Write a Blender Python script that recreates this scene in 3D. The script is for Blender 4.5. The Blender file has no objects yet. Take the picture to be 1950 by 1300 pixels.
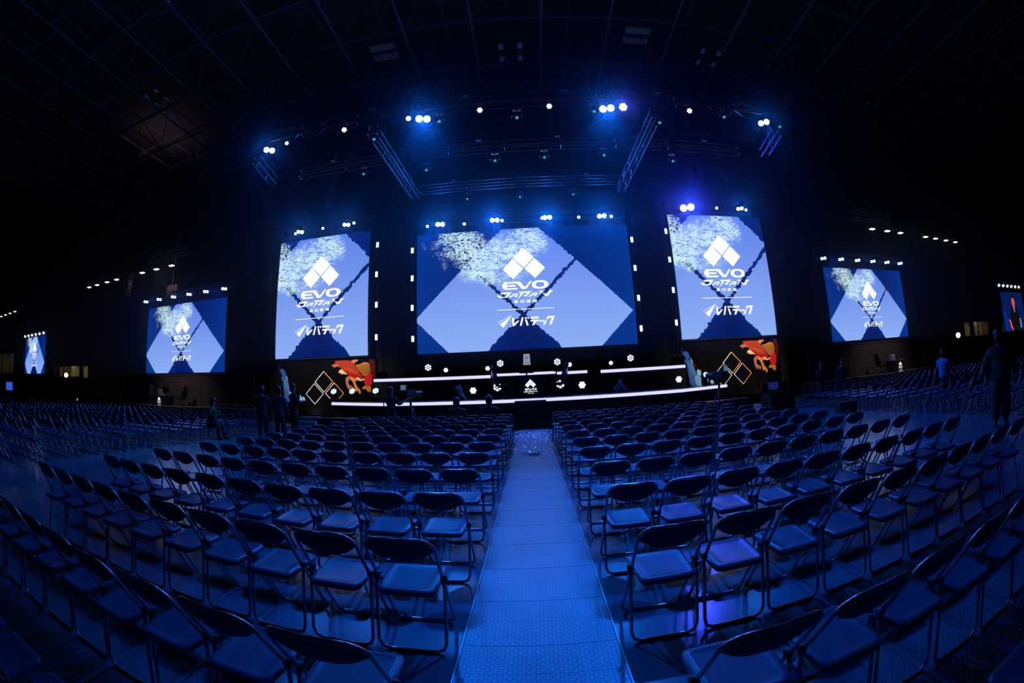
import bpy, bmesh, math, random
from mathutils import Vector, Matrix
from mathutils.geometry import tessellate_polygon
random.seed(7)
PI = math.pi
scene = bpy.context.scene
COL = scene.collection

# ---------------------------------------------------------------- camera (full-frame fisheye lens)
cam_d = bpy.data.cameras.new('camera')
cam = bpy.data.objects.new('camera', cam_d)
COL.objects.link(cam)
scene.camera = cam
PITCH, ROLL, YAW = 0.105355, -0.0435687, -0.040796
cy, sy, cp, sp, cr, sr = math.cos(YAW), math.sin(YAW), math.cos(PITCH), math.sin(PITCH), math.cos(ROLL), math.sin(ROLL)
fwd = Vector((sy*cp, cy*cp, sp)); rt = Vector((cy, -sy, 0)); up = rt.cross(fwd)
r2 = cr*rt + sr*up; u2 = -sr*rt + cr*up
M = Matrix((r2, u2, -fwd)).transposed().to_4x4()
M.translation = (0, 0, 1.566)
cam.matrix_world = M
cam_d.type = 'PANO'
cam_d.panorama_type = 'FISHEYE_LENS_POLYNOMIAL'
cam_d.sensor_fit = 'HORIZONTAL'
cam_d.sensor_width = 36.0
cam_d.sensor_height = 24.0
cam_d.fisheye_fov = math.radians(200)
cam_d.fisheye_polynomial_k0 = 0.0
cam_d.fisheye_polynomial_k1 = -6.80280052e-02
cam_d.fisheye_polynomial_k2 = 3.98211552e-06
cam_d.fisheye_polynomial_k3 = -1.43839511e-06
cam_d.fisheye_polynomial_k4 = 3.58128157e-08
cam_d.clip_start = 0.02
cam_d.clip_end = 300

# ---------------------------------------------------------------- world, exposure
scene.view_settings.view_transform = 'Standard'
scene.view_settings.look = 'None'
scene.view_settings.exposure = 0.0
scene.view_settings.gamma = 1.0
scene.view_settings.use_curve_mapping = False
scene.cycles.use_denoising = True
scene.cycles.max_bounces = 5
scene.cycles.diffuse_bounces = 2
scene.cycles.glossy_bounces = 3
scene.cycles.volume_bounces = 0
scene.cycles.transparent_max_bounces = 8
scene.cycles.sample_clamp_indirect = 4.0
scene.cycles.caustics_reflective = False
scene.cycles.caustics_refractive = False
w = bpy.data.worlds.new('hall_ambient')
scene.world = w
w.use_nodes = True
w.node_tree.nodes['Background'].inputs[0].default_value = (0.02, 0.08, 0.5, 1)
w.node_tree.nodes['Background'].inputs[1].default_value = 0.00045

def aim(o, target):
    d = Vector(target) - o.location
    o.rotation_euler = d.to_track_quat('-Z', 'Y').to_euler()

def spot(name, loc, target, watt, color, angle, blend=0.8, r=0.1, parent=None, gobo=None):
    l = bpy.data.lights.new(name, 'SPOT')
    l.energy = watt; l.color = color; l.spot_size = math.radians(angle); l.spot_blend = blend
    l.shadow_soft_size = r
    o = bpy.data.objects.new(name, l); COL.objects.link(o)
    o.location = loc; aim(o, target)
    if gobo: gobo(l)
    return o

def point(name, loc, watt, color, r=0.1):
    l = bpy.data.lights.new(name, 'POINT')
    l.energy = watt; l.color = color; l.shadow_soft_size = r
    o = bpy.data.objects.new(name, l); COL.objects.link(o); o.location = loc
    return o

BLUE = (0.002, 0.17, 1.0)
PURE = (0.01, 0.03, 1.0)
CYAN = (0.02, 0.33, 1.0)

def ripple_gobo(l):
    l.use_nodes = True
    nt = l.node_tree; em = nt.nodes['Emission']
    tc = nt.nodes.new('ShaderNodeTexCoord'); mp = nt.nodes.new('ShaderNodeMapping'); nz = nt.nodes.new('ShaderNodeTexNoise')
    cr_ = nt.nodes.new('ShaderNodeValToRGB')
    mp.inputs['Scale'].default_value = (6, 22, 6)
    nz.inputs['Scale'].default_value = 3.0; nz.inputs['Detail'].default_value = 3; nz.inputs['Distortion'].default_value = 1.2
    cr_.color_ramp.elements[0].position = 0.42; cr_.color_ramp.elements[1].position = 0.62
    cr_.color_ramp.elements[0].color = (0.15, 0.15, 0.15, 1); cr_.color_ramp.elements[1].color = (1, 1, 1, 1)
    nt.links.new(tc.outputs['Normal'], mp.inputs[0]); nt.links.new(mp.outputs[0], nz.inputs['Vector'])
    nt.links.new(nz.outputs['Fac'], cr_.inputs[0]); nt.links.new(cr_.outputs[0], em.inputs['Strength'])

# beams of the four big wash lights on the front truss, of the wash lights over the screens and of the side stages;
# each lamp has its narrow beam and a weak wide spill towards the hall
CAMP0 = (0, 1.0, 1.5)
for x, tx, wt in ((-2.84, -0.45, 2900), (2.75, 0.65, 2900)):
    spot('truss_wash_beam', (x, 10.28, 9.58), (tx, 4.6, 0), wt, BLUE, 38, 1.0, 0.08)
    spot('truss_wash_spill', (x, 10.28, 9.58), CAMP0, 430, BLUE, 165, 0.6, 0.08)
for x, tx, wt in ((-8.4, -5.4, 1500), (8.3, 5.7, 1500)):
    spot('truss_wash_beam', (x, 10.28, 9.58), (tx, 5.9, 0), wt, BLUE, 30, 1.0, 0.08)
    spot('truss_wash_spill', (x, 10.28, 9.58), CAMP0, 150, BLUE, 165, 0.6, 0.08)
spot('truss_wash_spill', (3.27, 10.25, 9.66), CAMP0, 160, (0.05, 0.08, 1.0), 165, 0.6, 0.08)
for x in (-3.77, -1.26, 1.11, 3.61):
    spot('screen_wash_beam', (x, 17.42, 8.95), (x*1.4, 9.0, 0), 650, BLUE, 60, 1.0, 0.08)
    spot('screen_wash_spill', (x, 17.42, 8.95), CAMP0, 560, BLUE, 165, 0.6, 0.08)
for x in (-11.18, -8.5, 10.87):
    spot('screen_wash_beam', (x, 17.42, 9.48), (x*1.1, 8.5, 0), 650, BLUE, 56, 1.0, 0.08)
    spot('screen_wash_spill', (x, 17.42, 9.48), CAMP0, 260, BLUE, 165, 0.6, 0.08)
spot('screen_wash_beam', (7.89, 17.36, 9.42), (7.0, 7, 0), 350, (0.015, 0.06, 1.0), 60, 1.0, 0.1)
spot('screen_wash_spill', (7.89, 17.36, 9.42), CAMP0, 1300, (0.02, 0.05, 1.0), 165, 0.6, 0.08)
for sx in (-1, 1):
    for k in (0, 2, 4):
        x = sx*(16.0 + 2.9*k/2)
        spot('side_wash_beam', (x, 17.4, 7.0), (x*0.95, 8.5, 0), 650, (0.004, 0.07, 1.0), 80, 1.0, 0.1)
spot('ripple_beam', (-2.4, 10.3, 9.5), (-9.6, 8.2, 0), 2300, (0.03, 0.42, 0.75), 32, 0.6, 0.02, gobo=ripple_gobo)
spot('ripple_beam', (2.4, 10.3, 9.5), (3.0, 6.0, 0), 600, (0.03, 0.42, 0.75), 30, 0.6, 0.02, gobo=ripple_gobo)
for x, y, c in ((-5.9, 5.4, (0.12, 0.28, 1.0)), (6.6, 4.75, (0.2, 0.25, 1.0))):
    spot('accent_beam', (x*0.75, 10.3, 9.6), (x, y, 0), 2600, c, 6.5, 0.7, 0.02)

# ---------------------------------------------------------------- materials
MATS = {}
def mk(name, col=(0.5, 0.5, 0.5), rough=0.5, metal=0.0, em=None, es=0.0, spec=0.5, noise=0.0, nscale=8.0, bump=0.0):
    if name in MATS: return MATS[name]
    m = bpy.data.materials.new(name); m.use_nodes = True
    nt = m.node_tree; b = nt.nodes['Principled BSDF']
    b.inputs['Base Color'].default_value = (*col, 1); b.inputs['Roughness'].default_value = rough
    b.inputs['Metallic'].default_value = metal; b.inputs['Specular IOR Level'].default_value = spec
    if em:
        b.inputs['Emission Color'].default_value = (*em, 1); b.inputs['Emission Strength'].default_value = es
    if noise or bump:
        tc = nt.nodes.new('ShaderNodeTexCoord'); nz = nt.nodes.new('ShaderNodeTexNoise')
        nz.inputs['Scale'].default_value = nscale; nz.inputs['Detail'].default_value = 4
        nt.links.new(tc.outputs['Object'], nz.inputs['Vector'])
        if noise:
            mx = nt.nodes.new('ShaderNodeMix'); mx.data_type = 'RGBA'
            mx.inputs[6].default_value = (*[c*(1-noise) for c in col], 1)
            mx.inputs[7].default_value = (*[min(1, c*(1+noise)) for c in col], 1)
            nt.links.new(nz.outputs['Fac'], mx.inputs[0]); nt.links.new(mx.outputs[2], b.inputs['Base Color'])
        if bump:
            bp = nt.nodes.new('ShaderNodeBump'); bp.inputs['Strength'].default_value = bump; bp.inputs['Distance'].default_value = 0.01
            nt.links.new(nz.outputs['Fac'], bp.inputs['Height']); nt.links.new(bp.outputs[0], b.inputs['Normal'])
    MATS[name] = m
    return m

def mk_em(name, col, es, sample='NONE'):
    if name in MATS: return MATS[name]
    m = bpy.data.materials.new(name); m.use_nodes = True
    nt = m.node_tree; nt.nodes.clear()
    e = nt.nodes.new('ShaderNodeEmission'); o = nt.nodes.new('ShaderNodeOutputMaterial')
    e.inputs[0].default_value = (*col, 1); e.inputs[1].default_value = es
    nt.links.new(e.outputs[0], o.inputs[0])
    m.cycles.emission_sampling = sample
    MATS[name] = m
    return m

class NB:
    """tiny node builder"""
    def __init__(s, m): s.nt = m.node_tree
    def n(s, t, **k):
        x = s.nt.nodes.new(t)
        for a, b in k.items(): setattr(x, a, b)
        return x
    def l(s, a, b): s.nt.links.new(a, b)
    def math(s, op, a, b=None, c=None, clamp=False):
        x = s.nt.nodes.new('ShaderNodeMath'); x.operation = op; x.use_clamp = clamp
        for i, v in enumerate((a, b, c)):
            if v is None: continue
            if isinstance(v, (int, float)): x.inputs[i].default_value = v
            else: s.l(v, x.inputs[i])
        return x.outputs[0]
    def mixc(s, f, a, b):
        x = s.nt.nodes.new('ShaderNodeMix'); x.data_type = 'RGBA'
        if isinstance(f, (int, float)): x.inputs[0].default_value = f
        else: s.l(f, x.inputs[0])
        for i, v in ((6, a), (7, b)):
            if isinstance(v, tuple): x.inputs[i].default_value = (*v, 1)
            else: s.l(v, x.inputs[i])
        return x.outputs[2]

# ---------------------------------------------------------------- mesh helpers
class MB:
    def __init__(s): s.v = []; s.f = []; s.m = []; s.uv = None
    def add(s, vs, fs, mi=0):
        o = len(s.v); s.v += [tuple(p) for p in vs]; s.f += [tuple(i+o for i in f) for f in fs]; s.m += [mi]*len(fs)
    def box(s, x0, x1, y0, y1, z0, z1, mi=0, mat=None):
        vs = [Vector((x, y, z)) for z in (z0, z1) for y in (y0, y1) for x in (x0, x1)]
        if mat: vs = [mat @ p for p in vs]
        s.add(vs, [(0, 2, 3, 1), (4, 5, 7, 6), (0, 1, 5, 4), (2, 6, 7, 3), (0, 4, 6, 2), (1, 3, 7, 5)], mi)
    def tube(s, pts, r, n=8, closed=False, mi=0, cap=True):
        pts = [Vector(p) for p in pts]; N = len(pts); rr = r if isinstance(r, (list, tuple)) else [r]*N
        o = len(s.v); prev = None
        for i, p in enumerate(pts):
            a = pts[(i-1) % N] if (i > 0 or closed) else p
            b = pts[(i+1) % N] if (i < N-1 or closed) else p
            t = (b-a).normalized()
            if prev is None:
                prev = t.orthogonal().normalized()
                if abs(t.x) < 0.9: prev = (Vector((1, 0, 0)) - t*t.x).normalized()
            u = (prev - t*prev.dot(t)).normalized(); prev = u; v = t.cross(u)
            for k in range(n):
                q = 2*PI*k/n
                s.v.append(tuple(p + (u*math.cos(q) + v*math.sin(q))*rr[i]))
        for i in range(N if closed else N-1):
            for k in range(n):
                a = o+i*n+k; b = o+i*n+(k+1) % n; c = o+((i+1) % N)*n+(k+1) % n; d = o+((i+1) % N)*n+k
                s.f.append((a, b, c, d)); s.m.append(mi)
        if cap and not closed:
            s.f.append(tuple(o+k for k in range(n))[::-1]); s.m.append(mi)
            s.f.append(tuple(o+(N-1)*n+k for k in range(n))); s.m.append(mi)
    def cyl(s, c, axis, r, h, n=16, mi=0, r2=None):
        c = Vector(c); a = Vector(axis).normalized()
        s.tube([c, c+a*h], [r, r if r2 is None else r2], n=n, mi=mi)
    def lathe(s, prof, n=20, mi=0, mat=None):
        o = len(s.v)
        for (r, z) in prof:
            for k in range(n):
                p = Vector((r*math.cos(2*PI*k/n), r*math.sin(2*PI*k/n), z))
                s.v.append(tuple(mat @ p if mat else p))
        for i in range(len(prof)-1):
            for k in range(n):
                s.f.append((o+i*n+k, o+i*n+(k+1) % n, o+(i+1)*n+(k+1) % n, o+(i+1)*n+k)); s.m.append(mi)
        s.f.append(tuple(o+k for k in range(n))[::-1]); s.m.append(mi)
        s.f.append(tuple(o+(len(prof)-1)*n+k for k in range(n))); s.m.append(mi)
    def ell(s, c, rx, ry, rz, n=16, k=10, mi=0, mat=None):
        prof = [(max(1e-4, math.sin(PI*i/k)), -math.cos(PI*i/k)) for i in range(k+1)]
        M_ = Matrix.Translation(Vector(c)) @ (mat if mat else Matrix.Identity(4)) @ Matrix.Diagonal((rx, ry, rz, 1))
        s.lathe(prof, n, mi, M_)
    def poly(s, pts, y, mi=0, holes=()):
        """flat polygon in the XZ plane at depth y facing -Y (pts are x,z)"""
        loops = [[Vector((p[0], p[1], 0)) for p in pts]] + [[Vector((p[0], p[1], 0)) for p in h] for h in holes]
        tri = tessellate_polygon(loops)
        flat = [p for L in loops for p in L]
        o = len(s.v); s.v += [(p.x, y, p.y) for p in flat]
        for t in tri:
            a, b, c = (flat[i] for i in t)
            ar = (b-a).cross(c-a).z
            if abs(ar) < 1e-12: continue
            t = t if ar > 0 else t[::-1]
            s.f.append(tuple(o+i for i in t)); s.m.append(mi)
    def stroke(s, pts, wdt, y, mi=0):
        """flat ribbon in the XZ plane"""
        for (a, b) in zip(pts[:-1], pts[1:]):
            a = Vector(a); b = Vector(b); d = b-a
            if d.length < 1e-9: continue
            d.normalize(); nrm = Vector((-d.y, d.x))*wdt/2; e = d*wdt*0.35
            s.poly([a-e+nrm, a-e-nrm, b+e-nrm, b+e+nrm], y, mi)
    def build(s, name, mats, parent=None, smooth=False, bevel=0.0, loc=None):
        me = bpy.data.meshes.new(name); me.from_pydata(s.v, [], s.f)
        if not isinstance(mats, (list, tuple)): mats = [mats]
        for m in mats: me.materials.append(m)
        if len(mats) > 1: me.polygons.foreach_set('material_index', s.m)
        if smooth:
            me.polygons.foreach_set('use_smooth', [True]*len(me.polygons))
            me.set_sharp_from_angle(angle=math.radians(45))
        me.update()
        o = bpy.data.objects.new(name, me); COL.objects.link(o)
        if parent: o.parent = parent
        if loc: o.location = loc
        if bevel:
            b = o.modifiers.new('edge', 'BEVEL'); b.width = bevel; b.segments = 2; b.limit_method = 'ANGLE'
        return o

def tag(o, label=None, cat=None, group=None, kind=None):
    if label: o['label'] = label
    if cat: o['category'] = cat
    if group: o['group'] = group
    if kind: o['kind'] = kind
    return o

def thing(name, label, cat, loc=(0, 0, 0), rz=0.0, group=None):
    o = bpy.data.objects.new(name, None); COL.objects.link(o)
    o.empty_display_size = 0.1
    o.location = loc; o.rotation_euler = (0, 0, rz)
    return tag(o, label, cat, group)

def copy_tree(o, parent=None):
    c = o.copy(); COL.objects.link(c)
    if parent: c.parent = parent
    for ch in list(o.children): copy_tree(ch, c)
    return c

ORD = ['zeroth', 'first', 'second', 'third', 'fourth', 'fifth', 'sixth', 'seventh', 'eighth', 'ninth', 'tenth',
       'eleventh', 'twelfth', 'thirteenth', 'fourteenth', 'fifteenth', 'sixteenth', 'seventeenth', 'eighteenth', 'nineteenth', 'twentieth']
def ordw(n):
    if n <= 20: return ORD[n]
    t = {2: 'twenty', 3: 'thirty', 4: 'forty', 5: 'fifty'}[n//10]
    return t[:-1]+'ieth' if n % 10 == 0 else t+'-'+ORD[n % 10]

black = mk('matt_black', (0.012, 0.012, 0.014), 0.55)
satin = mk('satin_black', (0.02, 0.02, 0.024), 0.3)
steel = mk('brushed_alloy', (0.42, 0.43, 0.46), 0.35, 0.9)
white_em = mk_em('lamp_white', (0.85, 0.92, 1.0), 6.0)
# ---------------------------------------------------------------- the hall
def floor_material():
    m = bpy.data.materials.new('polished_floor_sheets'); m.use_nodes = True
    B = NB(m); b = m.node_tree.nodes['Principled BSDF']
    tc = B.n('ShaderNodeTexCoord')
    nz = B.n('ShaderNodeTexNoise'); nz.inputs['Scale'].default_value = 0.9; nz.inputs['Detail'].default_value = 5
    B.l(tc.outputs['Object'], nz.inputs['Vector'])
    n2 = B.n('ShaderNodeTexNoise'); n2.inputs['Scale'].default_value = 14; n2.inputs['Detail'].default_value = 3
    B.l(tc.outputs['Object'], n2.inputs['Vector'])
    c = B.mixc(nz.outputs['Fac'], (0.022, 0.085, 0.15), (0.05, 0.16, 0.24))
    B.l(c, b.inputs['Base Color'])
    r = B.math('MULTIPLY_ADD', nz.outputs['Fac'], 0.30, 0.06)
    B.l(r, b.inputs['Roughness'])
    bp = B.n('ShaderNodeBump'); bp.inputs['Strength'].default_value = 0.06; bp.inputs['Distance'].default_value = 0.01
    B.l(n2.outputs['Fac'], bp.inputs['Height']); B.l(bp.outputs[0], b.inputs['Normal'])
    return m

def tread_material():
    """rubber tread sheet with small raised bars laid in alternating directions"""
    m = bpy.data.materials.new('bar_tread_sheet'); m.use_nodes = True
    B = NB(m); b = m.node_tree.nodes['Principled BSDF']
    g = B.n('ShaderNodeNewGeometry'); sep = B.n('ShaderNodeSeparateXYZ'); B.l(g.outputs['Position'], sep.inputs[0])
    P_ = 0.025
    def bars(ax, ay, ox, oy):
        # one family of short raised bars on a lattice rotated 45 degrees
        u = B.math('DIVIDE', B.math('ADD', B.math('MULTIPLY', sep.outputs[0], ax), B.math('MULTIPLY', sep.outputs[1], ay)), P_*1.414)
        v = B.math('DIVIDE', B.math('SUBTRACT', B.math('MULTIPLY', sep.outputs[1], ax), B.math('MULTIPLY', sep.outputs[0], ay)), P_*1.414)
        fu = B.math('SUBTRACT', B.math('FRACT', B.math('ADD', u, ox+100)), 0.5)
        fv = B.math('SUBTRACT', B.math('FRACT', B.math('ADD', v, oy+100)), 0.5)
        d = B.math('SQRT', B.math('ADD', B.math('POWER', B.math('DIVIDE', B.math('ABSOLUTE', fu), 0.38), 2.0),
                                  B.math('POWER', B.math('DIVIDE', B.math('ABSOLUTE', fv), 0.085), 2.0)))
        return B.math('SUBTRACT', 1.0, d, clamp=True)
    s2 = 0.7071
    h = B.math('MAXIMUM', bars(s2, s2, 0.0, 0.0), bars(s2, -s2, 0.5, 0.5))
    nz = B.n('ShaderNodeTexNoise'); nz.inputs['Scale'].default_value = 2.2; nz.inputs['Detail'].default_value = 5
    B.l(g.outputs['Position'], nz.inputs['Vector'])
    c = B.mixc(nz.outputs['Fac'], (0.025, 0.10, 0.15), (0.065, 0.21, 0.31))
    B.l(c, b.inputs['Base Color']); b.inputs['Roughness'].default_value = 0.36
    b.inputs['Metallic'].default_value = 0.25
    bp = B.n('ShaderNodeBump'); bp.inputs['Strength'].default_value = 1.0; bp.inputs['Distance'].default_value = 0.003
    B.l(h, bp.inputs['Height']); B.l(bp.outputs[0], b.inputs['Normal'])
    return m

floor_m = floor_material(); tread_m = tread_material()
mb = MB(); mb.box(-95, 75, -8, 30, -0.3, 0.0)
tag(mb.build('floor', floor_m), kind='structure')
dark_wall = mk('dark_wall_panels', (0.035, 0.037, 0.042), 0.7, noise=0.25, nscale=0.6)
mb = MB()
YB = 24.0
wins = [(-52.4, -51.6, 2.7, 3.75), (-51.1, -44.9, 2.6, 3.78), (-44.4, -42.75, 2.5, 3.74), (41.3, 43.1, 2.5, 3.85), (43.6, 48.0, 2.45, 3.9), (-79, -69.6, 3.0, 5.9), (-14.86, -14.64, 0.0, 3.42)]
ws = sorted(wins)
x = -95
for (a, b_, z0, z1) in ws:
    mb.box(x, a, YB, YB+0.3, 0, 20)
    if z0 > 0: mb.box(a, b_, YB, YB+0.3, 0, z0)
    mb.box(a, b_, YB, YB+0.3, z1, 20)
    x = b_
mb.box(x, 75, YB, YB+0.3, 0, 20)
tag(mb.build('wall_back', dark_wall), kind='structure')
mb = MB(); mb.box(-95.3, -95, -8, 30, 0, 20); tag(mb.build('wall_left', dark_wall), kind='structure')
mb = MB(); mb.box(75, 75.3, -8, 30, 0, 20); tag(mb.build('wall_right', dark_wall), kind='structure')
ceil_m = mk('dark_ceiling_deck', (0.05, 0.055, 0.07), 0.8, noise=0.35, nscale=0.35)
mb = MB(); mb.box(-95, 75, -8, 30, 20, 20.3)
tag(mb.build('ceiling', ceil_m), kind='structure')

# lit offices behind the hall's glass fronts
warm_room = mk('office_plaster', (0.55, 0.5, 0.36), 0.9)
glass = mk('window_glass', (0.9, 0.92, 0.9), 0.05)
glass.node_tree.nodes['Principled BSDF'].inputs['Transmission Weight'].default_value = 1.0
glass.node_tree.nodes['Principled BSDF'].inputs['IOR'].default_value = 1.1
for k, (a, b_, z0, z1) in enumerate(wins[:6]):
    mb = MB(); t = 0.05
    for q in ((a, b_, YB-0.03, YB+0.12, z1-t, z1), (a, b_, YB-0.03, YB+0.12, z0, z0+t), (a, a+t, YB-0.03, YB+0.12, z0+t, z1-t), (b_-t, b_, YB-0.03, YB+0.12, z0+t, z1-t)):
        mb.box(*q)
    if b_-a > 3: mb.box(a+(b_-a)*0.26, a+(b_-a)*0.26+t, YB-0.03, YB+0.12, z0+t, z1-t)
    f = mb.build('window_%d' % (k+1), satin); tag(f, kind='structure')
    mb = MB(); mb.box(a+t, b_-t, YB+0.04, YB+0.05, z0+t, z1-t); mb.build('window_pane', glass, f)
for nm, (x0, x1, z0, z1, watt) in {'a': (-53, -42.3, 2.2, 4.1, 16), 'b': (40.8, 48.6, 2.2, 4.2, 9), 'c': (-80, -69, 2.6, 6.4, 8)}.items():
    mb = MB()
    mb.box(x0, x1, YB+2.6, YB+2.7, z0, z1); mb.box(x0, x1, YB+0.31, YB+2.6, z0-0.1, z0); mb.box(x0, x1, YB+0.31, YB+2.6, z1, z1+0.1)
    mb.box(x0-0.1, x0, YB+0.31, YB+2.7, z0-0.1, z1+0.1); mb.box(x1, x1+0.1, YB+0.31, YB+2.7, z0-0.1, z1+0.1)
    if nm == 'b': mb.box(45.6, 46.4, YB+1.6, YB+2.6, z0, z1-0.6); mb.box(46.9, 47.0, YB+0.6, YB+2.6, z0, z1)
    if nm == 'a': mb.box(-49.6, -49.5, YB+1.2, YB+2.6, z0, z1)
    tag(mb.build('wall_office', warm_room), kind='structure')
    l = bpy.data.lights.new('office_lamp', 'AREA'); l.shape = 'RECTANGLE'; l.size = (x1-x0)*0.8; l.size_y = 0.3; l.energy = watt; l.color = (1.0, 0.86, 0.5)
    o = bpy.data.objects.new('office_lamp', l); COL.objects.link(o); o.location = ((x0+x1)/2, YB+1.5, z1-0.04)
# tall lit gap of a service door
mb = MB(); mb.box(-15.3, -14.2, YB+1.4, YB+1.5, 0, 3.6); mb.box(-15.4, -15.3, YB+0.31, YB+1.5, 0, 3.6); mb.box(-14.2, -14.1, YB+0.31, YB+1.5, 0, 3.6); mb.box(-15.4, -14.1, YB+0.31, YB+1.5, 3.6, 3.7)
tag(mb.build('wall_corridor', warm_room), kind='structure')
point('corridor_lamp', (-14.6, YB+0.8, 3.3), 7, (1.0, 0.85, 0.45), 0.1)
mb = MB(); mb.box(-14.64, -13.7, YB-0.05, YB-0.01, 0, 3.42); tag(mb.build('door_1', satin), kind='structure')
mb = MB(); mb.box(-15.8, -14.86, YB-0.05, YB-0.01, 0, 3.42); tag(mb.build('door_2', satin), kind='structure')
mb = MB()
for x0 in (-30.5, -28.9): mb.box(x0, x0+1.5, YB-0.06, YB-0.01, 0.02, 3.2)
tag(mb.build('door_3', black), kind='structure')

# aisle of tread sheets and the sheets of the cross aisle
edge_m = mk('alloy_edge_strip', (0.2, 0.27, 0.35), 0.4, 0.5)
PW = 0.288
for k in range(50):
    y0 = 0.43 + k*PW
    if y0 > 14.4: break
    mb = MB(); mb.box(-0.452, 0.452, y0+0.0015, y0+PW-0.0015, 0.0005, 0.012 - (0.0008 if k % 2 else 0))
    o = mb.build('tread_plate', tread_m)
    tag(o, 'textured grey tread plate in the centre aisle, %s plate from the near end' % ordw(k+1), 'floor plate', 'tread plates of the centre aisle')
for sx in (-1, 1):
    mb = MB(); mb.box(sx*0.460-0.005, sx*0.460+0.005, 0.43, 14.6, 0.0005, 0.016)
    tag(mb.build('aisle_edge_strip', edge_m), 'thin metal strip along the %s edge of the aisle plates' % ('left' if sx < 0 else 'right'), 'edge strip')
for sx in (-1, 1):
    for k in range(6):
        x0 = 1.62 + k*1.0
        mb = MB(); a, b_ = sorted((sx*(x0+0.003), sx*(x0+0.997)))
        mb.box(a, b_, 0.55, 1.85, 0.0005, 0.006)
        tag(mb.build('tread_plate', tread_m), 'wide tread sheet under the nearest chairs %s of the aisle, %s one outwards' % ('left' if sx < 0 else 'right', ordw(k+1)), 'floor plate', 'tread sheets under the nearest chairs')

# roof space frame
rf = mk('painted_roof_steel', (0.09, 0.10, 0.14), 0.6, 0.0)
root = thing('roof_space_frame', 'dark steel roof space frame spanning the hall above the stage', 'roof frame', (0, 0, 17))
def frame_piece(name, tubes, r):
    mb = MB()
    for a, b_ in tubes: mb.tube([a, b_], r, n=5, cap=False)
    o = mb.build(name, rf, root); tag(o, kind='stuff'); return o
gx = [1.35 + 3.05*i for i in range(-13, 12)]; gy = [0.1 + 3.17*j for j in range(0, 9)]
low = []; 
for xx in gx: low.append(((xx, gy[0], 0), (xx, gy[-1], 0)))
for yy in gy: low.append(((gx[0], yy, 0), (gx[-1], yy, 0)))
frame_piece('bottom_chord', low, 0.06)
hi = []
hx = [v+1.52 for v in gx[:-1]]; hy = [v+1.58 for v in gy[:-1]]
for xx in hx: hi.append(((xx, hy[0], 2.1), (xx, hy[-1], 2.1)))
for yy in hy: hi.append(((hx[0], yy, 2.1), (hx[-1], yy, 2.1)))
frame_piece('top_chord', hi, 0.06)
dg = []
for xx in hx:
    for yy in hy:
        for sx in (-1.52, 1.52):
            for s_ in (-1.58, 1.58): dg.append(((xx, yy, 2.1), (xx+sx, yy+s_, 0)))
frame_piece('web_strut', dg, 0.035)

# vents and ceiling lamp clusters, dark during the show
vent_m = mk('vent_sheet_metal', (0.35, 0.38, 0.42), 0.4, 0.4)
for k, (x, y) in enumerate(((-6.05, 14.1), (5.9, 14.0))):
    t = thing('ceiling_vent', 'pair of long pale ceiling vent slots up over the %s of the main screen' % ('left' if x < 0 else 'right'), 'vent', (x, y, 17.1))
    for dy in (-0.35, 0.35):
        mb = MB()
        for q in range(5): mb.box(-0.55, 0.55, dy-0.18+q*0.08, dy-0.13+q*0.08, 0, 0.05)
        mb.box(-0.6, 0.6, dy-0.22, dy+0.22, 0.05, 0.3); mb.build('vent_slot', vent_m, t)
lampm = mk('unlit_lamp_glass', (0.5, 0.62, 0.75), 0.2)
for k, (x, y, nm) in enumerate(((-0.08, 15.1, 'straight above the main screen'), (-19.2, 11.6, 'high on the left'), (9.9, 14.9, 'high on the right'), (-30.5, 14, 'far out on the left'), (-10.2, 6.6, 'near the upper edge, left'), (-13.4, 6.0, 'near the upper edge, further left'), (22.6, 16.0, 'far out on the right'))):
    t = thing('ceiling_floodlight', 'cluster of four unlit ceiling floodlights %s' % nm, 'ceiling light', (x, y, 17.0))
    for dx in (-0.45, 0.45):
        for dy in (-0.45, 0.45):
            mb = MB(); mb.box(dx-0.13, dx+0.13, dy-0.2, dy+0.2, 0.02, 0.16)
            h = mb.build('lamp_housing', satin, t)
            mb = MB(); mb.box(dx-0.11, dx+0.11, dy-0.18, dy+0.18, 0, 0.02); mb.build('lamp_lens', lampm, h)
    mb = MB(); mb.box(-0.5, 0.5, -0.03, 0.03, 0.16, 0.2); mb.box(-0.03, 0.03, -0.5, 0.5, 0.16, 0.2); mb.tube([(0, 0, 0.2), (0, 0, 0.9)], 0.02); mb.build('hanger', satin, t)
# ---------------------------------------------------------------- logo lettering (drawn as shapes in logo units, y down)
def arc(cx, cy_, rx, ry, a0, a1, n=10, p=1.0):
    out = []
    for i in range(n+1):
        a = math.radians(a0+(a1-a0)*i/n); c, s = math.cos(a), math.sin(a)
        out.append((cx+rx*math.copysign(abs(c)**p, c), cy_+ry*math.copysign(abs(s)**p, s)))
    return out
DIAM = [[(791, -757), (1042, -505), (791, -253), (538, -505)], [(526, -484), (777, -231), (526, 20), (276, -231)], [(1054, -484), (1305, -231), (1054, 20), (803, -231)]]
EV = [(600, 128), (395, 128)] + [(365, 138), (345, 165), (575, 165), (570, 205), (345, 205), (362, 232), (400, 243), (615, 243), (615, 280), (350, 280)] + \
     arc(350, 184, 100, 96, 90, 270, 10) + [(665, 88), (795, 235), (925, 88), (972, 88), (820, 280), (725, 280)]
OO = arc(1160, 185, 197, 103, 0, 350, 24, 0.85); OI = arc(1160, 185, 103, 62, 0, 350, 24, 0.8)
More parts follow.
